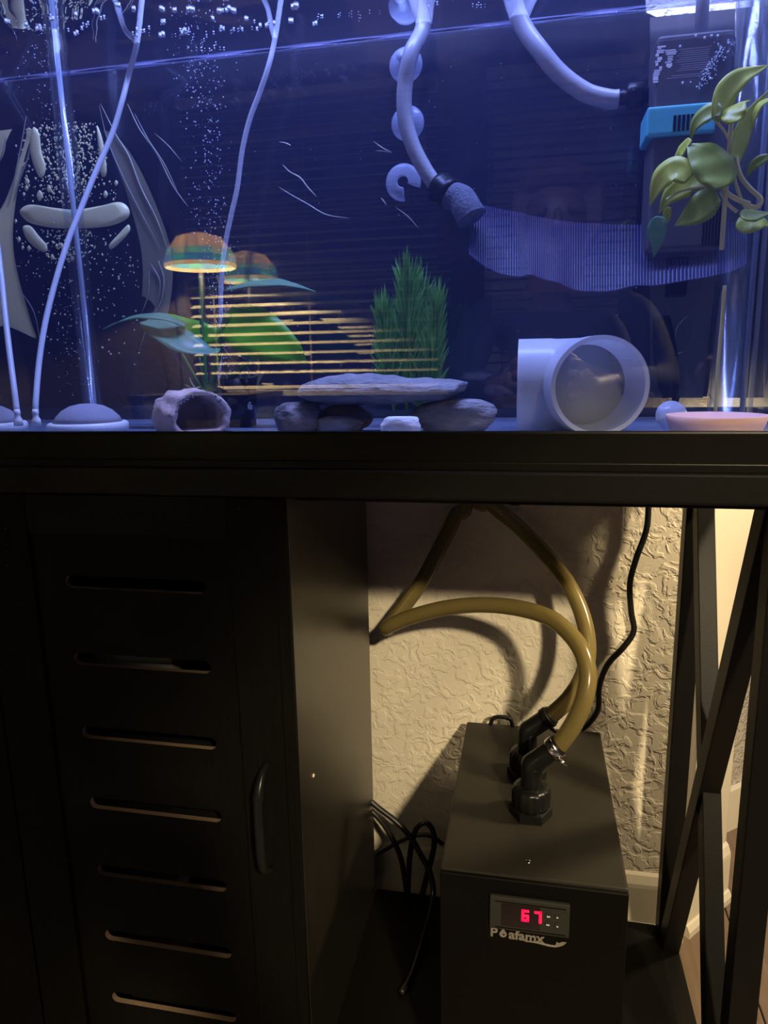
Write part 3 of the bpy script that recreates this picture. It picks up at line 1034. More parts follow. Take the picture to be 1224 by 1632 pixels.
# second milky pipe with its black connector
o = empty('inlet_pipe', P(900, 110, 0.85), 'milky pipe curving right to a black connector on the filter box', 'pipe')
s0 = PZ(828, 30, WATER)
Y = s0.y - 0.01
tube('pipe', [s0 + Vector((-0.02, 0.0, 0.06)), s0, P(862, 82, Y), P(895, 120, Y), P(935, 148, Y), P(972, 158, Y), P(986, 158, Y)], 0.0098, M['pipe'], o, 8, 14)
c0, c1 = P(980, 157, Y), P(1036, 150, Y - 0.004)
dd = (c1 - c0).normalized()
lathe('connector', [(0.006, 0), (0.008, 0.002), (0.007, 0.006), (0.008, 0.008), (0.007, 0.012), (0.013, 0.0125), (0.0135, 0.016), (0.0125, 0.030), (0.008, 0.031), (0.008, 0.043)], M['black_plastic'], o, c0, dd, 22)

# internal filter: dark box, turquoise clip band, printed label
FB = 0.845
fl = empty('filter_box', P(1090, 390, FB), 'dark box-shaped filter with turquoise band and printed label behind the pothos', 'filter')
x0, x1 = P(1040, 200, FB).x, P(1163, 200, FB).x
zt, zb = P(1090, 52, FB).z, P(1090, 400, FB).z
box('body', x0, x1, FB, FB + 0.055, zb, zt, M['filter_grey'], fl, 0.006, 3)
bx0, bx1 = P(1031, 190, FB - 0.006).x, P(1141, 190, FB - 0.006).x
bz1, bz0 = P(1085, 166, FB - 0.006).z, P(1085, 214, FB - 0.006).z
bn = box('band', bx0, bx1, FB - 0.006, FB + 0.045, bz0, bz1, M['teal'], fl, 0.003, 3)
for k in range(5):
    xx = P(1073 + k * 7, 195, FB - 0.006).x
    box('vent_slit', xx, xx + 0.0028, FB - 0.0068, FB - 0.005, bz0 + 0.003, bz0 + 0.018, M['black_plastic'], bn, 0)
xs0 = P(1121, 30, FB + 0.02)
tube('riser', [Vector((xs0.x, FB + 0.025, zt - 0.004)), Vector((xs0.x - 0.002, FB + 0.025, WATER + 0.04))], 0.0065, M['pipe'], fl, smooth_path=False)
LYF = FB - 0.00009
r2 = random.Random(11)


def stroke(a, b, c, d, mat, par):
    p, q = P(a, b, LYF), P(c, d, LYF)
    xx = sorted((p.x, q.x))
    mx_ = (a + c) / 2
    zz = sorted((P(mx_, b, LYF).z, P(mx_, d, LYF).z))
    box('print_stroke', xx[0], xx[1], LYF, LYF + 0.0006, zz[0], zz[1], M[mat], par, 0)


y = 73
for i, (x, h, ww) in enumerate([(1048, 2.6, 13), (1049, 1.8, 5), (1047, 2.2, 12), (1047, 2.2, 11), (1045, 4, 5), (1048, 5, 7), (1044, 2.2, 9), (1045, 4.5, 4), (1051, 4.5, 4), (1043, 2.2, 11), (1042, 2.2, 10), (1041, 2.6, 10), (1041, 7, 8), (1041, 2.6, 8)]):
    stroke(x, y, x + ww, y + h, 'print_white', fl)
    y += h + 1.0
for (x, yy, ww, h) in [(1060, 79, 17, 2), (1061, 82, 18, 2), (1062, 85, 15, 2), (1064, 89, 9, 1.6), (1064, 92, 8, 2), (1064, 95, 8, 1.6), (1060, 98, 10, 2), (1062, 101, 9, 5), (1064, 106, 5, 2)]:
    stroke(x, yy, x + ww, yy + h, 'print_white', fl)
for k in range(13):
    yy = 76 + k * 3.4
    xa = 1082 + r2.uniform(-5, 4)
    if k >= 11:
        xa, yy = 1070 - (k - 11) * 8, 77 + k * 3.7
    stroke(xa, yy, 1134 - r2.uniform(0, 5) - k * 0.4, yy + 1.5, 'fine_print', fl)
for k in range(6):
    xx = P(1120 + k * 5, 360, FB).x
    box('intake_slit', xx, xx + 0.0016, FB - 0.0006, FB + 0.001, P(1130, 392, FB).z, P(1130, 330, FB).z, M['black_plastic'], fl, 0)

# black probe and heater at the right
pr = empty('temperature_probe', P(1080, 440, 0.895), 'short black probe hanging below the filter box', 'probe')
p0, p1 = P(1080, 408, 0.895), P(1079, 474, 0.895)
box('body', p0.x - 0.0115, p0.x + 0.0115, 0.887, 0.901, p1.z, p0.z, M['black_plastic'], pr, 0.005, 3)
tube('lead', [Vector((p0.x, 0.894, p0.z - 0.001)), P(1077, 380, 0.905), P(1085, 300, 0.910)], 0.0015, M['black_plastic'], pr, 6, 8)
ht = empty('pump_plug', P(1065, 600, 0.89), 'black tapered plug with cord standing behind the white pipe elbow', 'plug')
tube('body', [P(1055, 505, 0.89), P(1057, 535, 0.888), P(1062, 580, 0.888), P(1066, 615, 0.89), P(1069, 632, 0.89)], lambda t: 0.009 + 0.004 * math.sin(math.pi * min(1, t * 1.1)), M['black_plastic'], ht, 6, 14)
tube('cord', [P(1078, 628, 0.885), P(1075, 645, 0.885), P(1072, 660, 0.885)], 0.0042, M['black_plastic'], ht, 6, 10)

# tall clear tubes
c = PZ(145, 668, TZ0)
ct = empty('clear_tube', (c.x, 0.86, TZ0), 'tall clear lift tube standing behind the domed air stone', 'tube')
cx_ = P(133, 500, 0.862).x
lathe('tube_wall', [(0.0125, 0.0), (0.0125, 0.46), (0.0105, 0.46), (0.0105, 0.0)], M['clear_tube'], ct, (cx_, 0.862, TZ0 + 0.001), seg=28, close=True)
tube('inner_rod', [(cx_ + 0.003, 0.862, TZ0 + 0.001), (cx_ - 0.001, 0.862, 0.40)], 0.0032, M['airline'], ct, smooth_path=False)
cx_ = P(1176, 400, 0.83).x
ct = empty('clear_tube', (cx_, 0.83, TZ0), 'wide clear tube standing in the corner behind the pothos leaves', 'tube')
lathe('tube_wall', [(0.0185, 0.0), (0.0185, 0.46), (0.0165, 0.46), (0.0165, 0.0)], M['clear_tube'], ct, (cx_, 0.83, TZ0 + 0.001), seg=32, close=True)

# air lines
AL = [
    ('clear air line running down to the nozzle of the nearer domed air stone', [(200, -5), (218, 70), (205, 120), (195, 160), (178, 215), (150, 280), (128, 335), (108, 385), (88, 450), (72, 515), (62, 580), (57, 640), (57, 656)], [0.905, None, 0.88, 0.87, 0.86, 0.84, 0.82, 0.80, 0.775, 0.75, 0.725, 0.702, 0.700], 0.0033),
    ('clear air line dropping past the bubble column behind the big leaves', [(415, -5), (438, 62), (428, 105), (413, 150), (398, 190), (386, 240), (378, 300), (368, 345), (358, 395), (352, 460), (352, 530), (348, 600)], [0.905, None, 0.88, 0.88, 0.88, 0.88, 0.88, 0.88, 0.88, 0.88, 0.88, 0.88], 0.0032),
    ('clear air line at the far left above the half-hidden air stone', [(-70, -60), (-60, 60), (-45, 160), (-22, 280), (-8, 360), (2, 440), (8, 500), (15, 560), (22, 615), (27, 655)], [0.905, 0.90, 0.87, 0.83, 0.80, 0.77, 0.75, 0.73, 0.71, 0.700], 0.0033),
]
for lab, pts, dep, r in AL:
    q = []
    for (a, b), y in zip(pts, dep):
        if y is None:
            q.append(PZ(a, b, WATER))
        elif b == -5:
            s = PZ(pts[1][0], pts[1][1], WATER)
            q.append(s + Vector((0.012, 0.0, 0.05)))
        else:
            q.append(P(a, b, y))
    o = tube('air_line', q, r, M['airline'], None, 6, 10)
    tag(o, lab, 'tube', 'clear air lines in the tank')

# domed air stones on white discs


def air_stone(px, y, label, nz):
    c = PZ(px, 677, TZ0)
    c = Vector((P(px, 670, y).x, y, TZ0 + 0.0003))
    o = empty('air_stone', c, label, 'air stone', 'domed air stones')
    lathe('base_disc', [(0.0, 0), (0.0435, 0), (0.0435, 0.0085), (0.0415, 0.0105), (0.0, 0.0105)], M['white_plastic'], o, c, seg=40)
    lathe('dome', [(0.0375, 0.0100), (0.034, 0.0165), (0.027, 0.0235), (0.018, 0.0285), (0.008, 0.0308), (0.0, 0.0312)], M['dome'], o, c, seg=40)
    n0 = P(nz[0], nz[1], y - 0.04)
    n0.z = c.z + 0.0095
    lathe('nozzle', [(0.0048, 0), (0.0046, 0.007), (0.0030, 0.0095), (0.0030, 0.0125), (0.0036, 0.0135), (0.0028, 0.018)], M['white_plastic'], o, n0, seg=16)


air_stone(140, 0.735, 'domed grey air stone on white disc, nearer the stone cave', (58, 672))
air_stone(-22, 0.735, 'domed grey air stone on white disc, cut off by left edge', (29, 672))

# ------------------------------------------------------------------ ornaments on the tank floor
o = empty('stone_cave', PZ(305, 690, TZ0), 'pink grey hollow stone cave open towards the front', 'cave')
c = P(318, 660, 0.715)
c.z = TZ0 + 0.0165
ax = Vector((-0.76, 0.65, 0)).normalized()
vs, fs = [], []
R1, R2, LN, seg, nl = 0.0335, 0.0262, 0.058, 56, 9
side = Vector((-ax.y, ax.x, 0)) * -1
for j in range(nl + 1):
    for k in range(seg):
        an = 2 * math.pi * k / seg
        t = j / nl
        p = ax * (t * LN - 0.004)
        nn = noise.noise(Vector((math.cos(an) * 2.2, math.sin(an) * 2.2, t * 3))) * 0.0055 + noise.noise(Vector((math.cos(an) * 6, math.sin(an) * 6, t * 8 + 9))) * 0.0025
        r = R1 * (0.93 + 0.10 * math.sin(math.pi * (0.25 + 0.6 * t))) + nn
        vs.append(c + p + side * r * math.cos(an) + Vector((0, 0, r * 0.86 * math.sin(an))))
ob = len(vs)
for j in range(nl + 1):
    for k in range(seg):
        an = 2 * math.pi * k / seg
        t = j / nl
        nn = noise.noise(Vector((math.cos(an) * 3, math.sin(an) * 3, t * 3 + 4))) * 0.003
        r = R2 + nn
        p = ax * (t * (LN - 0.008) - 0.002)
        vs.append(c + p + side * r * math.cos(an) + Vector((0, 0, r * 0.9 * math.sin(an))))
for j in range(nl):
    for k in range(seg):
        k2 = (k + 1) % seg
        fs.append((j * seg + k, j * seg + k2, (j + 1) * seg + k2, (j + 1) * seg + k))
        fs.append((ob + j * seg + k, ob + (j + 1) * seg + k, ob + (j + 1) * seg + k2, ob + j * seg + k2))
for k in range(seg):
    k2 = (k + 1) % seg
    fs.append((k, ob + k, ob + k2, k2))
fs.append(tuple(nl * seg + k for k in range(seg)))
fs.append(tuple(ob + nl * seg + k for k in range(seg))[::-1])
zmin = TZ0 + 0.0004
vs = [Vector((v.x, v.y, max(v.z, zmin + (0.003 if i >= ob else 0)))) for i, v in enumerate(vs)]
mesh('shell', vs, fs, M['cave'], o, True)
r3 = random.Random(5)
for k in range(16):
    an = math.radians(r3.uniform(10, 170))
    rr = R1 * r3.uniform(0.80, 0.92)
    q = c + ax * -0.006 + side * rr * math.cos(an) + Vector((0, 0, rr * 0.86 * math.sin(an)))
    rock('pore', q, (0.0012 * r3.uniform(0.7, 1.5), 0.002, 0.0011 * r3.uniform(0.7, 1.5)), k, M['rock_warm'], o, amp=0.1, sub=1)

fz = TZ0 + 0.0003


def floor_rock(name, px0, px1, pytop, y, dz, seed, mat, label, rz=0.0, tilt=0.0, flat=0.2, amp=0.16, grp='arch stones'):
    a, b = P(px0, 660, y), P(px1, 660, y)
    top = P((px0 + px1) / 2, pytop, y).z
    h = (top - fz) / 2
    o = rock(name, ((a.x + b.x) / 2, y, fz + h), ((b.x - a.x) / 2, dz, h), seed, mat, None, rz, tilt, amp, flat)
    zs = [v.co.z for v in o.data.vertices]
    mn, mx = min(zs), max(zs)
    for v in o.data.vertices:
        v.co.z = fz + (v.co.z - mn) * (top - fz) / (mx - mn)
    tag(o, label, 'rock', grp)
    return o


floor_rock('rock', 442, 512, 641, 0.700, 0.022, 1, M['rock_warm'], 'rounded grey stone at the left foot of the stone arch')
floor_rock('rock', 500, 590, 645, 0.735, 0.022, 2, M['rock_warm'], 'dark stone under the left end of the slab, behind the others')
floor_rock('rock', 502, 575, 663, 0.695, 0.014, 3, M['rock'], 'low pale stone in front under the left end of the slab')
floor_rock('rock', 662, 788, 636, 0.715, 0.030, 14, M['rock'], 'large rounded grey stone carrying the right end of the slab', amp=0.14)
floor_rock('coral_piece', 605, 672, 664, 0.666, 0.010, 6, M['coral'], 'white ridged coral piece lying under the slab', amp=0.1, grp=None)['category'] = 'coral'
# slab across the two feet
y = 0.715
cs_ = spline([Vector((a, b, 0)) for a, b in [(479, 625), (488, 612), (520, 601), (560, 596), (610, 597), (660, 602), (705, 603), (742, 608), (742, 619), (728, 629), (712, 637), (680, 640), (640, 643), (590, 645), (545, 645), (505, 642), (484, 634)]], 6, True)
vs, fs = [], []
nd = 9
m_ = len(cs_)
cen = Vector((610, 622, 0))
for j in range(nd):
    t = -1 + 2 * j / (nd - 1)
    sc = (1 - abs(t) ** 2.2) ** 0.5 * 0.92 + 0.08
    sx = 1 - 0.12 * abs(t) ** 2
    for i, p in enumerate(cs_):
        q = cen + Vector(((p.x - cen.x) * sx, (p.y - cen.y) * sc, 0))
        w3 = P(q.x, q.y, y)
        w3.y = y + t * 0.036
        w3 += Vector((0, 0, noise.noise(w3 * 90) * 0.0016 + noise.noise(Vector((w3.x * 60, w3.y * 60, w3.z * 420))) * 0.0012))
        vs.append(w3)
for j in range(nd - 1):
    for i in range(m_):
        a, b = j * m_ + i, j * m_ + (i + 1) % m_
        fs.append((a, b, b + m_, a + m_))
fs.append(tuple(range(m_)))
fs.append(tuple((nd - 1) * m_ + k for k in range(m_))[::-1])
o = mesh('rock', vs, fs, M['rock'], None, True)
tag(o, 'long flat slate slab lying across the other stones as an arch', 'rock', 'arch stones')

# white pipe elbow
o = empty('pipe_elbow', PZ(930, 690, TZ0), 'white plastic pipe elbow lying with its open end to the front', 'pipe elbow')
R = 0.0450
O = P(957, 617, 0.682)
O.z = TZ0 + 0.0003 + R
o1 = Vector((0.23, -0.97, 0)).normalized()
ec = O - o1 * 0.062
path = []
for k in range(4):
    path.append(ec + Vector((-0.060 + k * 0.010, 0.0015, 0)))
for k in range(1, 9):
    t = k / 9
    d = (Vector((1, 0, 0)) * (1 - t) + o1 * t)
    path.append(ec + Vector((-0.030, 0.0015, 0)) * (1 - t) ** 2 + o1 * 0.030 * t ** 2)
for k in range(4):
    path.append(ec + o1 * (0.034 + k * 0.0093))
seg = 56


def ring(path, rad):
    vs = []
    n = len(path)
    for i, p in enumerate(path):
        t = (path[min(i + 1, n - 1)] - path[max(i - 1, 0)]).normalized()
        u = Vector((0, 0, 1))
        v = t.cross(u).normalized()
        r = rad(i)
        for k in range(seg):
            a = 2 * math.pi * k / seg
            vs.append(p + u * math.cos(a) * r + v * math.sin(a) * r)
    return vs


n = len(path)
ext = ring(path, lambda i: R if (i >= n - 4 or i < 4) else R * 0.985)
inn = ring(path, lambda i: R * 0.91 if (i >= n - 4 or i < 4) else R * 0.84)
vs = ext + inn
b_ = len(ext)
fs = []
for i in range(n - 1):
    for k in range(seg):
        k2 = (k + 1) % seg
        fs.append((i * seg + k, i * seg + k2, (i + 1) * seg + k2, (i + 1) * seg + k))
        fs.append((b_ + i * seg + k, b_ + (i + 1) * seg + k, b_ + (i + 1) * seg + k2, b_ + i * seg + k2))
for i in (0, n - 1):
    for k in range(seg):
        k2 = (k + 1) % seg
        fs.append((i * seg + k, i * seg + k2, b_ + i * seg + k2, b_ + i * seg + k))
auto_smooth(mesh('elbow', vs, fs, M['pvc'], o), 0.7)
lathe('end_stop', [(0.0, 0), (R * 0.84, 0), (R * 0.84, 0.002), (0.0, 0.0021)], M['pvc'], o, ec + o1 * 0.018, o1, 40)

# clay dish and flat suction cup
c = P(1140, 680, 0.690)
c.z = TZ0 + 0.0003
o = lathe('clay_dish', [(0.0, 0.0), (0.036, 0.0), (0.0405, 0.012), (0.0425, 0.0185), (0.0395, 0.0185), (0.036, 0.008), (0.0, 0.006)], M['clay'], None, c, seg=44)
tag(o, 'shallow pink clay dish in the right front corner of the tank', 'dish')
c = P(1066, 672, 0.735)
c.z = TZ0 + 0.0125
o = lathe('suction_cup', [(0.0, 0), (0.004, 0.0), (0.005, 0.003), (0.0145, 0.007), (0.015, 0.008), (0.0, 0.006)], M['cup'], None, c, (0.1, -0.9, 0.3), seg=28)
tag(o, 'grey suction cup leaning beside the clay dish', 'suction cup')

# small dark planter with a tiny white mark
o = empty('planter_cup', PZ(385, 690, TZ0), 'dark planter cup with small white mark beside the stone cave', 'planter')
c = P(383, 660, 0.80)
c.z = fz
lathe('cup', [(0.018, 0), (0.021, 0.055), (0.019, 0.055), (0.016, 0.004), (0, 0.004)], M['film_wet'], o, c, seg=28)
for dx, dz, ww, hh in ((-0.0018, 0.002, 0.0012, 0.006), (0.0004, 0.001, 0.0010, 0.007), (0.0022, 0.002, 0.0010, 0.005), (-0.0004, 0.0085, 0.0022, 0.0016)):
    q = P(403, 655, 0.7795)
    box('white_mark', q.x + dx - 0.004, q.x + dx + ww - 0.004, 0.7795, 0.7805, q.z + dz, q.z + dz + hh, M['print_white'], o, 0)

# big-leaved plant
an_ = empty('broad_leaf_plant', P(330, 630, 0.80), 'broad-leaved green plant rooted behind the stone cave', 'plant')
Y = 0.80
SP = [
    [(328, 630), (326, 580), (322, 530), (320, 470), (319, 440)],
    [(334, 628), (346, 575), (355, 530), (362, 500)],
    [(340, 630), (365, 605), (392, 582), (412, 566)],
    [(326, 628), (305, 590), (285, 555)],
    [(330, 628), (322, 600), (318, 570)],
]
for i, s in enumerate(SP):
    tube('stalk', [P(a, b, Y + (i % 3) * 0.006) for a, b in s], (0.0026, 0.0042, 0.0032, 0.0018, 0.0014)[i], M['stem_green'], an_, 6, 8)
leaf('leaf', [P(296, 520, Y - 0.01), P(262, 507, Y - 0.02), P(225, 505, Y - 0.02), P(190, 513, Y - 0.015), P(164, 525, Y)], 0.020, M['leaf_blue'], an_, (0.1, -0.35, 1), 0.1)
leaf('leaf', [P(232, 512, Y), P(262, 530, Y - 0.015), P(300, 552, Y - 0.025), P(335, 560, Y - 0.02), P(352, 556, Y)], 0.036, M['leaf_blue'], an_, (0.2, -0.7, 1), 0.2)
leaf('leaf', [P(240, 510, Y + 0.02), P(290, 528, Y + 0.02), P(340, 535, Y + 0.02), P(370, 530, Y + 0.02)], 0.034, M['leaf_dark'], an_, (0, -1, 0.5), 0.1)
leaf('leaf', [P(358, 512, Y + 0.01), P(385, 520, Y), P(425, 540, Y - 0.015), P(465, 562, Y - 0.015), P(489, 580, Y - 0.005)], 0.056, M['leaf_dark'], an_, (0.25, -1, 0.25), 0.12)
leaf('leaf', [P(360, 462, Y + 0.02), P(395, 456, Y + 0.01), P(435, 452, Y), P(470, 456, Y), P(503, 465, Y + 0.01)], 0.022, M['leaf_blue'], an_, (0, -0.45, 1), 0.15)
leaf('leaf', [P(384, 552, Y - 0.01), P(395, 560, Y - 0.012), P(402, 572, Y - 0.012), P(398, 582, Y - 0.01)], 0.018, M['leaf_blue'], an_, (0.1, -1, 0.2), 0.2)
for s in ([(352, 614), (372, 606), (385, 603), (400, 601), (412, 597), (422, 595)], [(385, 603), (382, 596), (380, 592)], [(397, 601), (396, 590), (395, 584)], [(408, 598), (404, 593)], [(418, 597), (412, 608), (410, 620)], [(354, 640), (358, 632), (361, 625)], [(310, 618), (305, 610), (302, 602)], [(305, 618), (298, 615), (295, 613)], [(362, 605), (362, 600), (361, 597)]):
    tube('root', [P(a, b, Y - 0.01) for a, b in s], lambda t: 0.0014 * (1 - 0.5 * t), M['root'], an_, 5, 6)

# feathery plastic plant behind the arch
gp = empty('feathery_plant', P(655, 660, 0.80), 'green feathery plastic plant standing behind the stone arch', 'plant')
rg = random.Random(21)


def clump(base, tip, hw, n, y):
    bm = bmesh.new()
    b, t = P(base[0], base[1], y), P(tip[0], tip[1], y)
    s = P(100, 500, y) - P(99, 500, y)
    mpp = abs(s.x)
    for k in range(n):
        f = rg.uniform(0.02, 1.0) ** 0.9
        root = b.lerp(t, f * 0.86)
        side = rg.uniform(-1, 1)
        dpt = rg.uniform(-1, 1)
        ln = (t - b).length * rg.uniform(0.20, 0.32)
        spread = hw * mpp * (0.65 + 0.35 * math.sin(math.pi * min(1, f + 0.25)))
        tipv = root + Vector((side * spread, dpt * spread * 0.7, ln * (1.05 - 0.45 * abs(side))))
        mid = root.lerp(tipv, 0.5) + Vector((side * spread * 0.12, 0, -ln * 0.06))
        ww = 0.0011
        prev = None
        for q, (pt, wd) in enumerate(((root, ww), (mid, ww * 0.9), (tipv, ww * 0.15))):
            nx = Vector((1, 0.3 * dpt, -0.5 * side)).normalized() * wd
            a, c = bm.verts.new(pt - nx), bm.verts.new(pt + nx)
            if prev:
                bm.faces.new((prev[0], prev[1], c, a))
            prev = (a, c)
    st_ = bm_obj('foliage', bm, M['plastic_green'], gp)
    st_['kind'] = 'stuff'
    tube('stalk', [b, b.lerp(t, 0.5), b.lerp(t, 0.85)], 0.0016, M['plastic_green'], gp, 5, 6)


clump((648, 655), (650, 422), 34, 520, 0.80)
clump((628, 655), (606, 478), 26, 340, 0.79)
clump((680, 655), (700, 462), 26, 360, 0.795)
clump((668, 655), (672, 440), 26, 300, 0.815)
q = P(655, 672, 0.80)
lathe('weighted_base', [(0.0, 0), (0.026, 0), (0.024, 0.008), (0.0, 0.012)], M['plastic_green'], gp, (q.x, 0.80, fz), seg=20)

# pothos in the right corner
po = empty('pothos', P(1155, 400, 0.77), 'yellow-green pothos cutting with drooping leaves in the right corner', 'plant')
Y = 0.765
LV = [
    ([(1140, 193), (1146, 168), (1158, 145), (1180, 125), (1203, 114), (1226, 104)], 0.021, 'pothos', (0.55, -0.8, 0.5), 0.3),
    ([(1167, 262), (1172, 235), (1183, 205), (1200, 175), (1226, 143)], 0.019, 'pothos', (0.7, -1, 0.2), 0.35),
    ([(1169, 196), (1170, 182), (1178, 168), (1195, 160)], 0.021, 'pothos', (-0.2, -0.35, 1), 0.1),
    ([(1150, 180), (1135, 180), (1118, 190), (1107, 203), (1101, 224)], 0.017, 'pothos_dark', (-0.4, -1, 0.4), 0.3),
    ([(1101, 222), (1090, 238), (1084, 250), (1090, 265), (1094, 282)], 0.015, 'pothos', (-0.6, -0.6, 0.6), 0.2),
    ([(1150, 300), (1142, 280), (1125, 255), (1108, 240), (1095, 230)], 0.036, 'pothos_dark', (0.1, -1, 0.3), 0.15),
    ([(1098, 286), (1080, 274), (1062, 280), (1047, 300), (1036, 328)], 0.026, 'pothos', (-0.2, -1, 0.4), 0.25),
    ([(1122, 296), (1105, 292), (1085, 300), (1065, 316), (1050, 340)], 0.026, 'pothos', (0, -1, 0.35), 0.2),
    ([(1145, 312), (1130, 322), (1110, 338), (1092, 350), (1075, 360)], 0.027, 'pothos_dark', (0, -1, 0.3), 0.15),
    ([(1052, 345), (1048, 365), (1047, 385), (1042, 410)], 0.018, 'leaf_blue', (-0.3, -1, 0.3), 0.25),
    ([(1066, 330), (1063, 345), (1060, 362)], 0.008, 'pothos', (-0.4, -1, 0.3), 0.3),
    ([(1226, 160), (1212, 172), (1204, 188), (1198, 205)], 0.013, 'pothos', (-0.3, -0.5, 0.8), 0.3),
    ([(1226, 250), (1210, 258), (1198, 268), (1190, 282)], 0.010, 'pothos_dark', (0, -1, 0.4), 0.3),
    ([(1178, 368), (1195, 358), (1212, 355), (1228, 362)], 0.022, 'pothos', (0, -0.8, 0.6), 0.2),
    ([(1180, 345), (1200, 345), (1228, 340)], 0.016, 'pothos_dark', (0, -0.8, 0.6), 0.2),
]
for i, (pts, ww, mt, nn, fo) in enumerate(LV):
    dd = 0.01 * math.sin(i * 2.1)
    leaf('leaf', [P(a, b, Y + dd + 0.004 * k) for k, (a, b) in enumerate(pts)], ww, M[mt], po, nn, fo)
for s, r in (([(1166, 190), (1162, 240), (1158, 290), (1154, 340), (1150, 398)], 0.0022), ([(1150, 300), (1120, 298), (1085, 305), (1062, 318)], 0.0012), ([(1172, 250), (1180, 280), (1195, 300), (1213, 318), (1205, 330), (1185, 325)], 0.0022), ([(1165, 258), (1172, 290), (1182, 320), (1190, 332)], 0.0016), ([(1150, 300), (1165, 312), (1180, 320), (1195, 325)], 0.0022), ([(1148, 305), (1160, 325), (1175, 338)], 0.0016), ([(1140, 192), (1155, 210), (1165, 230)], 0.0012), ([(1155, 455), (1150, 520), (1143, 600), (1140, 655)], 0.0018)):
    tube('stem', [P(a, b, Y + 0.006) for a, b in s], r, M['pothos_stem'], po, 6, 8)

# ------------------------------------------------------------------ bubbles: too many to count


def bubbles(name, spots, label):
    bm = bmesh.new()
    for c, r, sq in spots:
        g = bmesh.ops.create_icosphere(bm, subdivisions=2 if r > 0.0011 else 1, radius=1)
        for v in g['verts']:
            v.co = Vector((c.x + v.co.x * r, c.y + v.co.y * r, c.z + v.co.z * r * sq))
    o = bm_obj(name, bm, M['bubble'], None, True)
    tag(o, label, 'bubbles', None, 'stuff')


rb = random.Random(9)
sp = []
for k in range(520):
    f = rb.random()
    py = 75 + f * 540
    cxp = 318 + 22 * math.sin(f * 2) + (py > 380) * 12
    sp.append((P(rb.gauss(cxp, 22 - 10 * f), py, rb.uniform(0.83, 0.90)), rb.uniform(0.0003, 0.0011), 1))
bubbles('bubble_column', sp, 'stream of tiny bubbles rising in front of the left blind reflection')
sp = []
for k in range(300):
    f = rb.random()
    py = 70 + f * 560
    sp.append((P(rb.gauss(70 + 45 * f, 22 - 8 * f), py, rb.uniform(0.84, 0.90)), rb.uniform(0.0003, 0.0009), 1))
bubbles('bubble_column', sp, 'stream of tiny bubbles rising beside the tall clear lift tube')
sp = []
for (x, y, n, s, r) in [(155, 21, 4, 5, 0.0022), (166, 31, 2, 3, 0.002), (212, 16, 2, 3, 0.0024), (120, 25, 1, 1, 0.002), (258, 17, 3, 3, 0.0024), (276, 18, 3, 4, 0.002), (302, 17, 4, 4, 0.0026), (365, 18, 6, 8, 0.0026), (260, 36, 4, 3, 0.0016), (296, 52, 14, 6, 0.0014), (262, 57, 4, 4, 0.002), (337, 30, 2, 2, 0.0022), (350, 50, 6, 8, 0.0014), (392, 31, 2, 2, 0.002), (380, 48, 6, 5, 0.0013), (415, 41, 8, 10, 0.0018), (467, 12, 6, 6, 0.003), (464, 34, 2, 2, 0.0024), (360, 1, 3, 4, 0.002), (188, 8, 2, 3, 0.0024), (120, 52, 4, 8, 0.0022), (58, 45, 10, 8, 0.0018), (12, 35, 2, 4, 0.002), (505, 38, 3, 4, 0.0016), (512, 28, 3, 4, 0.0014), (560, 25, 12, 20, 0.0008), (700, 5, 6, 10, 0.001), (770, 10, 5, 10, 0.001), (310, 62, 12, 18, 0.001), (225, 50, 8, 14, 0.0012), (83, 30, 3, 4, 0.002), (320, 75, 10, 15, 0.0010), (140, 44, 4, 8, 0.0018)]:
    for k in range(n):
        c = PZ(x + rb.gauss(0, s), y + rb.gauss(0, s * 0.35), WATER - 0.001)
        if c.y < TYB - 0.01:
            sp.append((c, r * rb.uniform(0.5, 1.15), 0.7))
bubbles('surface_bubbles', sp, 'bright bubbles clustered under the water surface above the air stones')
sp = []
for k in range(130):
    f = rb.random()
    sp.append((P(1160 - 45 * f + rb.gauss(0, 7), 62 + 75 * f + rb.gauss(0, 4), FB - 0.0015), rb.uniform(0.0003, 0.0010), 1))
for a, b in ((1109, 57), (1134, 57), (1144, 57), (1123, 60), (1084, 74), (1088, 132), (1132, 125)):
    sp.append((P(a, b, FB - 0.0015), 0.0013, 1))
bubbles('filter_bubbles', sp, 'tiny bubbles clinging to the upper front of the filter box')
sp = []
for k in range(70):
    sp.append((P(rb.uniform(280, 1020), rb.uniform(100, 560), rb.uniform(0.66, 0.90)), rb.uniform(0.0002, 0.0006), 1))
bubbles('drifting_specks', sp, 'fine specks drifting in open water in the middle of the tank')

# ------------------------------------------------------------------ the chiller
CHX0, CHX1, CHY0, CHY1, CHZ0, CHZ1 = -0.084, 0.104, 0.650, 0.972, -0.785, -0.514
ch = empty('aquarium_chiller', (0.01, 0.81, -0.80), 'black box chiller with red display standing in the open bay', 'chiller')
box('casing', CHX0, CHX1, CHY0 + 0.006, CHY1, CHZ0, CHZ1, M['chiller'], ch, 0.0025, 2)
fp = box('front_panel', CHX0 + 0.0003, CHX1 - 0.0003, CHY0, CHY0 + 0.0055, CHZ0, CHZ1 - 0.0015, M['chiller_front'], ch, 0.002, 3)
for x in (CHX0 + 0.02, CHX1 - 0.02):
    for y in (CHY0 + 0.03, CHY1 - 0.04):
        lathe('foot', [(0.011, 0), (0.012, 0.015)], M['black_plastic'], ch, (x, y, -0.80), seg=16)
q = PZ(842, 1373, CHZ1)
lathe('screw', [(0.0032, 0), (0.0032, 0.0008), (0.002, 0.0016)], M['chrome'], ch, (q.x, q.y, CHZ1 - 0.0003), seg=12)
q = PZ(800, 1150, CHZ1)
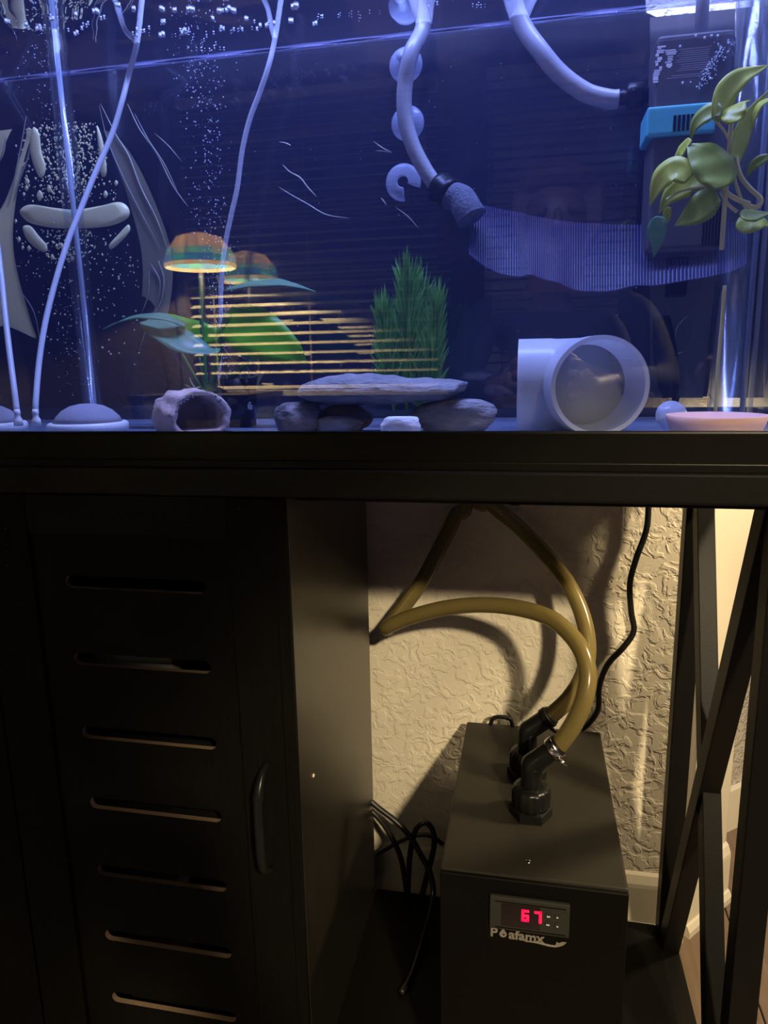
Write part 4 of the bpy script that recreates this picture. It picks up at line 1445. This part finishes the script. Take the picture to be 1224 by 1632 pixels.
tube('rear_handle', [Vector((q.x - 0.016, CHY1 - 0.004, CHZ1)), Vector((q.x - 0.012, CHY1 - 0.003, CHZ1 + 0.010)), Vector((q.x, CHY1 - 0.003, CHZ1 + 0.013)), Vector((q.x + 0.012, CHY1 - 0.003, CHZ1 + 0.010)), Vector((q.x + 0.016, CHY1 - 0.004, CHZ1))], 0.003, M['black_plastic'], ch, 6, 8)
# control panel
cy0 = CHY0
tl, br = P(781, 1423, cy0), P(907, 1483, cy0)
px0, px1 = tl.x, br.x
pz1, pz0 = tl.z, P(782, 1474, cy0).z
cp = box('control_panel', px0, px1, cy0 - 0.0045, cy0 + 0.001, pz0, pz1, M['panel_grey'], ch, 0.0015, 2)
dx0, dx1 = px0 + 0.012, px0 + 0.0505
dz0, dz1 = pz0 + 0.0055, pz1 - 0.0065
box('display', dx0, dx1, cy0 - 0.0052, cy0 - 0.003, dz0, dz1, M['display'], cp, 0.0003)
for zz in (dz1 + 0.0012, dz0 - 0.003):
    box('bezel_line', px0 + 0.006, px1 - 0.004, cy0 - 0.0049, cy0 - 0.0042, zz, zz + 0.001, M['chiller_front'], cp, 0)
SEG = {'6': 'afgedc', '7': 'abc'}


def digit(x, z, h, ch_):
    wd, t = h * 0.56, h * 0.2
    bm = bmesh.new()
    y0, y1 = cy0 - 0.0058, cy0 - 0.0050
    g = {'a': (0, wd, h - t, h), 'd': (0, wd, 0, t), 'g': (0, wd, h / 2 - t / 2, h / 2 + t / 2), 'f': (0, t, h / 2, h), 'e': (0, t, 0, h / 2), 'b': (wd - t, wd, h / 2, h), 'c': (wd - t, wd, 0, h / 2)}
    for s in SEG[ch_]:
        a, b, c, d = g[s]
        add_box(bm, x + a, x + b, y0, y1, z + c, z + d, t * 0.25, 2)
    bm_obj('digit', bm, M['led_red'], cp)


dp = P(846, 1466, cy0)
digit(P(831, 1460, cy0).x, dp.z + 0.0018, 0.0135, '6')
digit(P(851, 1460, cy0).x, dp.z + 0.0018, 0.0135, '7')
for i, (bx_, by_) in enumerate(((874, 1454), (888, 1456), (873, 1467), (888, 1469))):
    c = P(bx_, by_, cy0)
    b_o = box('button', c.x - 0.0026, c.x + 0.0026, cy0 - 0.0056, cy0 - 0.004, c.z - 0.0024, c.z + 0.0024, M['panel_grey'], cp, 0.0006)
    if i % 2:
        zz = c.z - 0.0006
        s = 1 if i == 1 else -1
        mesh('button_mark', [(c.x - 0.0012, cy0 - 0.0058, zz), (c.x + 0.0012, cy0 - 0.0058, zz), (c.x, cy0 - 0.0058, zz + s * 0.0016), (c.x - 0.0012, cy0 - 0.0055, zz), (c.x + 0.0012, cy0 - 0.0055, zz), (c.x, cy0 - 0.0055, zz + s * 0.0016)], [(0, 1, 2), (3, 5, 4), (0, 3, 4, 1), (1, 4, 5, 2), (2, 5, 3, 0)], M['print_white'], cp)
    else:
        box('button_mark', c.x - 0.0016, c.x + 0.0016, cy0 - 0.0059, cy0 - 0.0055, c.z - 0.001, c.z + 0.0002, M['print_white'], cp, 0)
# brand lettering: P, a water drop for the o, then afamx with a swoosh
lz = P(782, 1491, cy0).z
lx = P(781, 1490, cy0).x
text('lettering', 'P', 0.0150, M['logo'], ch, (lx, cy0 - 0.0003, lz), bold=0.0004)
dc = Vector((lx + 0.0133, cy0 - 0.0003, lz + 0.0042))
drop = []
for k in range(20):
    an = 2 * math.pi * k / 20
    rr = 0.0039 * (1 + 0.55 * max(0, math.cos(an)) ** 6)
    drop.append((dc.x + rr * math.sin(an) * (1 - 0.35 * max(0, math.cos(an)) ** 2), dc.z + rr * math.cos(an)))
hole = [(dc.x + 0.0006 + 0.0012 * math.cos(t * math.pi / 5), dc.z - 0.0006 + 0.0012 * math.sin(t * math.pi / 5)) for t in range(10)]
plate('drop_mark', [drop, hole], 0.0004, M['logo'], ch, front_matrix((0, cy0 - 0.0003, 0)))
text('lettering', 'afamx', 0.0150, M['logo'], ch, (lx + 0.0190, cy0 - 0.0003, lz), bold=0.0004)
sw = [(836, 1500), (848, 1501), (860, 1503), (874, 1506.5), (886, 1508), (897, 1505.5), (902, 1502)]
tube('swoosh', [P(a, b, cy0 - 0.0004) for a, b in sw], lambda t: 0.0005 + 0.0007 * math.sin(math.pi * t), M['logo'], ch, 6, 6, flat=1)
mesh('fin_mark', [P(a, b, cy0 - d) for d in (0.0002, 0.0008) for a, b in ((885, 1507), (887, 1501), (891, 1503), (896, 1501), (902, 1502), (896, 1506.5))], [(0, 1, 2, 3, 4, 5), (11, 10, 9, 8, 7, 6)] + [(k, (k + 1) % 6, 6 + (k + 1) % 6, 6 + k) for k in range(6)], M['logo'], ch)


# hose fittings on the lid: square flange, ribbed union nut, riser and angled barb with a clamp
def fitting(bx_, by_, bend, end, clamp_mat):
    b0 = Vector((bx_, by_, CHZ1))
    f = empty('hose_fitting', b0)
    f.parent = ch
    f.location = b0 - ch.location
    lathe('flange_nut', [(0.0245, 0), (0.0245, 0.010), (0.021, 0.012)], M['black_plastic'], f, b0, seg=6, smooth=False)
    wob = lambda a, h: 1 + 0.03 * math.copysign(1, math.sin(a * 14)) if 0.014 < h < 0.033 else 1
    lathe('union_nut', [(0.020, 0.011), (0.0215, 0.015), (0.0215, 0.032), (0.019, 0.036), (0.013, 0.0365)], M['black_plastic'], f, b0, seg=56, wob=wob)
    be = Vector((bx_, by_, bend))
    tube('riser', [b0 + Vector((0, 0, 0.03)), be - Vector((0, 0, 0.008)), be, be + (end - be) * 0.2, end], 0.0118, M['black_plastic'], f, 5, 18)
    d = (end - be).normalized()
    lathe('clamp', [(0.0128, 0), (0.0134, 0.001), (0.0134, 0.008), (0.0128, 0.009)], clamp_mat, f, be + d * ((end - be).length - 0.012), d, 24)
    cpos = be + d * ((end - be).length - 0.008)
    tube('clamp_screw', [cpos + Vector((0.004, -0.013, -0.006)), cpos + Vector((0.014, -0.014, -0.012))], 0.0024, clamp_mat, f, smooth_path=False, seg=8)
    return be, d


F1y, F2y = 0.764, 0.842
be1 = P(850, 1218, F1y)
e1 = P(892, 1186, F1y)
fitting(0.008, F1y, be1.z, e1, M['chrome'])
be2 = P(846, 1165, F2y)
e2 = P(880, 1139, F2y)
fitting(0.003, F2y, be2.z, e2, M['black_metal'])
# hoses
h1 = [e1 - (e1 - P(880, 1195, F1y)) * 1.0, e1, P(915, 1152, .766), P(932, 1110, .772), P(936, 1068, .785), P(920, 1025, .805), P(880, 987, .835), P(830, 970, .858), P(770, 964, .88), P(710, 969, .895), P(655, 983, .905), P(620, 998, .912), P(619, 1000, .925), P(640, 972, .936), P(670, 930, .948), P(700, 875, .962), P(726, 822, .972), P(745, 780, .977)]
h1 += [Vector((h1[-1].x, 0.978, 0.1)), Vector((h1[-1].x, 0.978, 0.44))]
o = tube('drain_hose', h1, 0.0102, M['hose'], None, 8, 16)
tag(o, 'olive vinyl hose looping left before joining the nearer chiller fitting', 'hose', 'olive vinyl hoses')
h2 = [P(872, 1145, F2y), e2, P(908, 1112, .846), P(930, 1075, .855), P(937, 1030, .872), P(928, 980, .893), P(905, 930, .915), P(868, 882, .94), P(825, 838, .962), P(785, 805, .974), P(757, 770, .978)]
h2 += [Vector((h2[-1].x, 0.978, 0.1)), Vector((h2[-1].x, 0.978, 0.44))]
o = tube('drain_hose', h2, 0.0102, M['hose'], None, 8, 16)
tag(o, 'olive vinyl hose arching right to the rear chiller fitting', 'hose', 'olive vinyl hoses')
# cords
cd = [(1036, 770), (1034, 802), (1030, 845), (1014, 890), (1004, 930), (1006, 975), (1010, 1005), (995, 1030), (968, 1060), (955, 1095), (953, 1130), (938, 1153), (922, 1166), (905, 1185)]
o = tube('power_cord', [P(a, b, 0.985) for a, b in cd], 0.0042, M['cable'], None, 8, 10)
tag(o, 'black power cord wandering down the cream wall behind the chiller', 'cord')
cw = [
    ([(560, 1250), (600, 1285), (632, 1310), (655, 1335), (672, 1365), (685, 1390), (690, 1430), (672, 1500), (655, 1580), (640, 1640)], [.94, .935, .93, .925, .92, .915, .90, .85, .80, .77], 'black cable curving down from the cabinet edge and along the shelf'),
    ([(560, 1265), (600, 1300), (622, 1330), (638, 1365), (645, 1400), (648, 1425)], [.945, .94, .94, .94, .94, .935], 'black cable dropping in a short arc beside the cabinet side'),
    ([(650, 1425), (652, 1380), (656, 1345), (664, 1320), (677, 1311), (689, 1322), (692, 1345), (686, 1375), (678, 1405), (672, 1430)], [.93, .93, .93, .93, .93, .93, .93, .93, .93, .925], 'black cable standing up in a narrow loop left of the chiller'),
    ([(560, 1385), (600, 1362), (630, 1345), (655, 1333), (675, 1330), (690, 1334), (705, 1345)], [.965, .965, .965, .965, .965, .965, .975], 'thin black cable crossing the wall behind the looped cable'),
]
for i, (pts, dep, lab) in enumerate(cw):
    q = [P(a, b, y) for (a, b), y in zip(pts, dep)]
    q = [Vector((v.x, v.y, max(v.z, -0.7955))) for v in q]
    o = tube('cable', q, 0.0042 if i != 3 else 0.0034, M['cable'], None, 8, 10)
    tag(o, lab, 'cable', 'black cables beside the chiller')

# ------------------------------------------------------------------ behind the phone: lamp, table, photographer (seen mirrored in the glass)
lp = Vector((-1.56, -2.08, -0.12))
tb = empty('side_table', (lp.x, lp.y, FLOOR), 'dark side table under the window carrying the stained glass lamp', 'table')
box('table_top', lp.x - 0.3, lp.x + 0.3, lp.y - 0.24, lp.y + 0.24, -0.145, -0.12, M['dark_wood'], tb, 0.004)
for sx in (-1, 1):
    for sy in (-1, 1):
        box('leg', lp.x + sx * 0.27 - 0.02, lp.x + sx * 0.27 + 0.02, lp.y + sy * 0.21 - 0.02, lp.y + sy * 0.21 + 0.02, FLOOR, -0.145, M['dark_wood'], tb, 0.002)
tl_ = empty('table_lamp', lp, 'stained glass table lamp glowing in front of the blind', 'lamp')
lathe('base', [(0.0, 0), (0.09, 0), (0.085, 0.012), (0.04, 0.03), (0.018, 0.06), (0.014, 0.30), (0.020, 0.34), (0.012, 0.36), (0.010, 0.56), (0.0, 0.565)], M['bronze'], tl_, lp, seg=24)
sb = lp.z + 0.585
tiers = [(0.165, 0.0, 0.168, 0.018, 'drop'), (0.168, 0.018, 0.163, 0.048, 'blue'), (0.163, 0.048, 0.152, 0.078, 'green'), (0.152, 0.078, 0.105, 0.138, 'amber'), (0.105, 0.138, 0.03, 0.160, 'amber2')]
GC = {'drop': [(0.9, 0.6, 0.25), (0.95, 0.85, 0.55), (0.9, 0.75, 0.4)], 'blue': [(0.10, 0.32, 0.45), (0.16, 0.45, 0.38), (0.12, 0.25, 0.42)], 'green': [(0.25, 0.45, 0.32), (0.5, 0.52, 0.36), (0.2, 0.4, 0.35)], 'amber': [(0.75, 0.55, 0.30), (0.65, 0.48, 0.28)], 'amber2': [(0.72, 0.5, 0.26)]}
gm = {}
for kk, cl in GC.items():
    for i, c in enumerate(cl):
        gm[kk, i] = pmat('glass_%s_%d' % (kk, i), c, 0.25, 0.15, 20, trans=0.2, emit=c, estr=1.6 if kk == 'drop' else 1.5)
for (r0, z0, r1, z1, kk) in tiers:
    nseg = 16 if kk != 'drop' else 28
    cen_ = Vector((lp.x, lp.y, sb))
    for k in range(nseg):
        gap = -0.01
        a0, a1 = 2 * math.pi * (k + gap) / nseg, 2 * math.pi * (k + 1 - gap) / nseg
        vs = []
        for dr_ in (0, 0.003):
            for (r, z, a) in ((r0, z0, a0), (r0, z0, a1), (r1, z1, a1), (r1, z1, a0)):
                vs.append(cen_ + Vector(((r - dr_) * math.cos(a), (r - dr_) * math.sin(a), z)))
        mesh('glass_piece', vs, [(0, 1, 2, 3), (7, 6, 5, 4), (0, 4, 5, 1), (1, 5, 6, 2), (2, 6, 7, 3), (3, 7, 4, 0)], gm[kk, k % len(GC[kk])], tl_)
lathe('shade_cap', [(0.0, 0.158), (0.035, 0.158), (0.03, 0.166), (0.008, 0.17), (0.006, 0.185), (0.0, 0.187)], M['bronze'], tl_, (lp.x, lp.y, sb), seg=20)
for k, a in enumerate((0, 1.571, 3.142, 4.712)):
    tube('shade_arm', [Vector((lp.x, lp.y, sb + 0.155)), Vector((lp.x + 0.155 * math.cos(a), lp.y + 0.155 * math.sin(a), sb + 0.05))], 0.002, M['bronze'], tl_, smooth_path=False, seg=6)
lb = light('table_lamp_bulb', 'POINT', (lp.x, lp.y, sb + 0.07), 160, (1.0, 0.80, 0.48), 0.012)

# photographer on a stool
so = empty('stool', (0.05, -0.52, FLOOR), 'dark wooden stool the photographer sits on', 'stool')
lathe('seat', [(0.0, 0), (0.17, 0), (0.18, 0.015), (0.17, 0.035), (0.0, 0.04)], M['dark_wood'], so, (0.05, -0.52, -0.49), seg=28)
for k in range(4):
    a = math.pi / 4 + k * math.pi / 2
    tube('leg', [Vector((0.05 + 0.11 * math.cos(a), -0.52 + 0.11 * math.sin(a), -0.488)), Vector((0.05 + 0.16 * math.cos(a), -0.52 + 0.16 * math.sin(a), FLOOR))], 0.014, M['dark_wood'], so, smooth_path=False)

V, Eg, Rd = [], [], []


def jt(p, r, par=None):
    V.append(p)
    Rd.append(r)
    if par is not None:
        Eg.append((par, len(V) - 1))
    return len(V) - 1


pel = jt((0.05, -0.52, -0.345), (0.135, 0.10))
bel = jt((0.05, -0.51, -0.20), (0.125, 0.095), pel)
che = jt((0.05, -0.48, -0.03), (0.145, 0.10), bel)
upp = jt((0.047, -0.46, 0.08), (0.12, 0.085), che)
nek = jt((0.043, -0.43, 0.165), (0.052, 0.052), upp)
jaw = jt((0.040, -0.395, 0.225), (0.062, 0.072), nek)
hed = jt((0.040, -0.39, 0.300), (0.075, 0.088), jaw)
crn = jt((0.040, -0.395, 0.360), (0.058, 0.066), hed)
for s in (-1, 1):
    sh_ = jt((0.05 + s * 0.165, -0.44, 0.105), (0.055, 0.055), upp)
    el = jt((0.05 + s * 0.205, -0.29, -0.05), (0.040, 0.040), sh_)
    fo = jt((0.05 + s * 0.14, -0.18, -0.045), (0.036, 0.034), el)
    wr = jt((0.03 + s * 0.075, -0.085, -0.05), (0.024, 0.021), fo)
    pm = jt((0.02 + s * 0.060, -0.045, -0.035), (0.027, 0.016), wr)
    for q in range(4):
        zz = -0.060 + q * 0.019
        ln = (0.8, 0.95, 1.0, 0.9)[q]
        k1 = jt((0.02 + s * 0.050, -0.026, zz), (0.0085, 0.0085), pm)
        k2 = jt((0.02 + s * (0.050 - 0.004), -0.0045, zz + 0.001), (0.0078, 0.0078), k1)
        jt((0.02 + s * (0.046 - 0.012 * ln), -0.0035, zz + 0.002), (0.0068, 0.0068), k2)
    t1 = jt((0.02 + s * 0.050, -0.055, 0.0), (0.0105, 0.0105), pm)
    t2 = jt((0.02 + s * 0.030, -0.048, 0.012), (0.009, 0.009), t1)
    hp_ = jt((0.05 + s * 0.09, -0.47, -0.365), (0.088, 0.085), pel)
    kn = jt((0.05 + s * 0.15, -0.12, -0.40), (0.058, 0.058), hp_)
    cf = jt((0.05 + s * 0.155, -0.14, -0.60), (0.050, 0.055), kn)
    ak = jt((0.05 + s * 0.155, -0.17, -0.79), (0.036, 0.040), cf)
    ft = jt((0.05 + s * 0.165, -0.06, -0.815), (0.036, 0.030), ak)
    jt((0.05 + s * 0.17, 0.0, -0.82), (0.030, 0.022), ft)
me = bpy.data.meshes.new('person_skeleton')
me.from_pydata(V, Eg, [])
tmp = bpy.data.objects.new('person_tmp', me)
COL.objects.link(tmp)
sk = tmp.modifiers.new('skin', 'SKIN')
for i, r in enumerate(Rd):
    me.skin_vertices[0].data[i].radius = r
    me.skin_vertices[0].data[i].use_root = (i == pel)
ss = tmp.modifiers.new('sub', 'SUBSURF')
ss.levels = 2
ss.render_levels = 2
bpy.context.view_layer.update()
me2 = bpy.data.meshes.new_from_object(tmp.evaluated_get(bpy.context.evaluated_depsgraph_get()))
bpy.data.objects.remove(tmp)
me2.materials.clear()
me2.name = 'person'
zoff = FLOOR + 0.001 - min(v.co.z for v in me2.vertices)
if zoff > 0:
    for v in me2.vertices:
        v.co.z = max(v.co.z, FLOOR + 0.001)
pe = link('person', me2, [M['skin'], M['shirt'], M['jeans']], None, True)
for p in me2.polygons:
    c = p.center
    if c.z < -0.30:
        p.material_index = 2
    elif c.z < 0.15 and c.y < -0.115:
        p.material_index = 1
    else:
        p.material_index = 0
tag(pe, 'seated person in dark shirt holding up a phone, mirrored in the tank glass', 'person')
# hair, eyes, nose, ears
bm = bmesh.new()
bmesh.ops.create_icosphere(bm, subdivisions=4, radius=1)
for v in bm.verts:
    q = v.co.copy()
    d = 1 + 0.10 * noise.noise(q * 4) + 0.05 * noise.noise(q * 11)
    drop_ = 1.35 if q.z < 0 else 1.0
    y = q.y * 0.108
    if q.y > 0.25 and q.z < 0.45:
        y = min(y, 0.03)
    v.co = Vector((0.040 + q.x * 0.098 * d, -0.405 + y * d, 0.315 + q.z * 0.098 * drop_ * d))
bm_obj('hair', bm, M['hair'], pe, True)
for s in (-1, 1):
    rock('eye', (0.040 + s * 0.031, -0.318, 0.300), (0.011, 0.009, 0.010), 1, M['hair'], pe, amp=0.0, sub=2)
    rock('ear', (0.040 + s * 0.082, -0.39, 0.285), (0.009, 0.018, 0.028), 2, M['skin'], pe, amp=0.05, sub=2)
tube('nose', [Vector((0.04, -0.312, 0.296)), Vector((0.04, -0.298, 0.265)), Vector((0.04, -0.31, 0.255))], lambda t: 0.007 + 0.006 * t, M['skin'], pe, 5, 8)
tube('mouth', [Vector((0.015, -0.327, 0.222)), Vector((0.04, -0.318, 0.220)), Vector((0.065, -0.327, 0.222))], 0.004, M['hair'], pe, 5, 6)
phn = empty('phone', (0.02, -0.02, -0.03), 'dark phone held up in both hands, camera side towards the tank', 'phone')
box('body', -0.018 - 0.0, 0.058, -0.022, -0.014, -0.118, 0.020, M['black_plastic'], phn, 0.004, 3)
lathe('lens', [(0.007, 0), (0.007, 0.0015), (0.005, 0.002)], M['night_glass'], phn, (0.0, -0.014, 0.0), (0, 1, 0), 20)

# the two lamps outside the frame
fl_ = empty('reading_lamp', (0.98, -1.3, FLOOR), 'tall reading lamp with dark cone shade behind the photographer', 'lamp')
lathe('base', [(0.0, 0), (0.13, 0), (0.13, 0.012), (0.02, 0.022), (0.0, 0.022)], M['bronze'], fl_, (0.98, -1.32, FLOOR + 0.0002), seg=28)
tube('pole', [(0.98, -1.32, FLOOR + 0.02), (0.98, -1.32, 0.70), (0.97, -1.32, 0.90), (0.92, -1.31, 0.97), (0.83, -1.28, 0.955)], 0.009, M['bronze'], fl_, 8, 10)
sa = (Vector((0.0, 0.90, -0.80)) - Vector((0.80, -1.20, 0.90))).normalized()
lathe('lamp_shade', [(0.085, 0.06), (0.05, -0.06), (0.02, -0.075), (0.0, -0.075), (0.0, -0.072), (0.02, -0.072), (0.048, -0.058), (0.083, 0.06)], M['bronze'], fl_, Vector((0.80, -1.20, 0.90)) - sa * 0.02, sa, seg=32, close=True)
gl_ = empty('hooded_lamp', (0.60, 0.80, FLOOR), 'slim floor lamp with dark hood to the right of the tank', 'lamp')
lathe('base', [(0.0, 0), (0.11, 0), (0.11, 0.012), (0.015, 0.02), (0.0, 0.02)], M['bronze'], gl_, (0.72, 0.80, FLOOR + 0.0002), seg=28)
tube('pole', [(0.72, 0.80, FLOOR + 0.015), (0.72, 0.80, 0.10), (0.715, 0.80, 0.22), (0.67, 0.80, 0.27), (0.60, 0.80, 0.25)], 0.008, M['bronze'], gl_, 8, 10)
lathe('hood', [(0.09, 0.185), (0.05, 0.235), (0.015, 0.25), (0.0, 0.25), (0.0, 0.247), (0.014, 0.247), (0.048, 0.232), (0.088, 0.184)], M['bronze'], gl_, (0.60, 0.80, 0.0), seg=28, close=True)
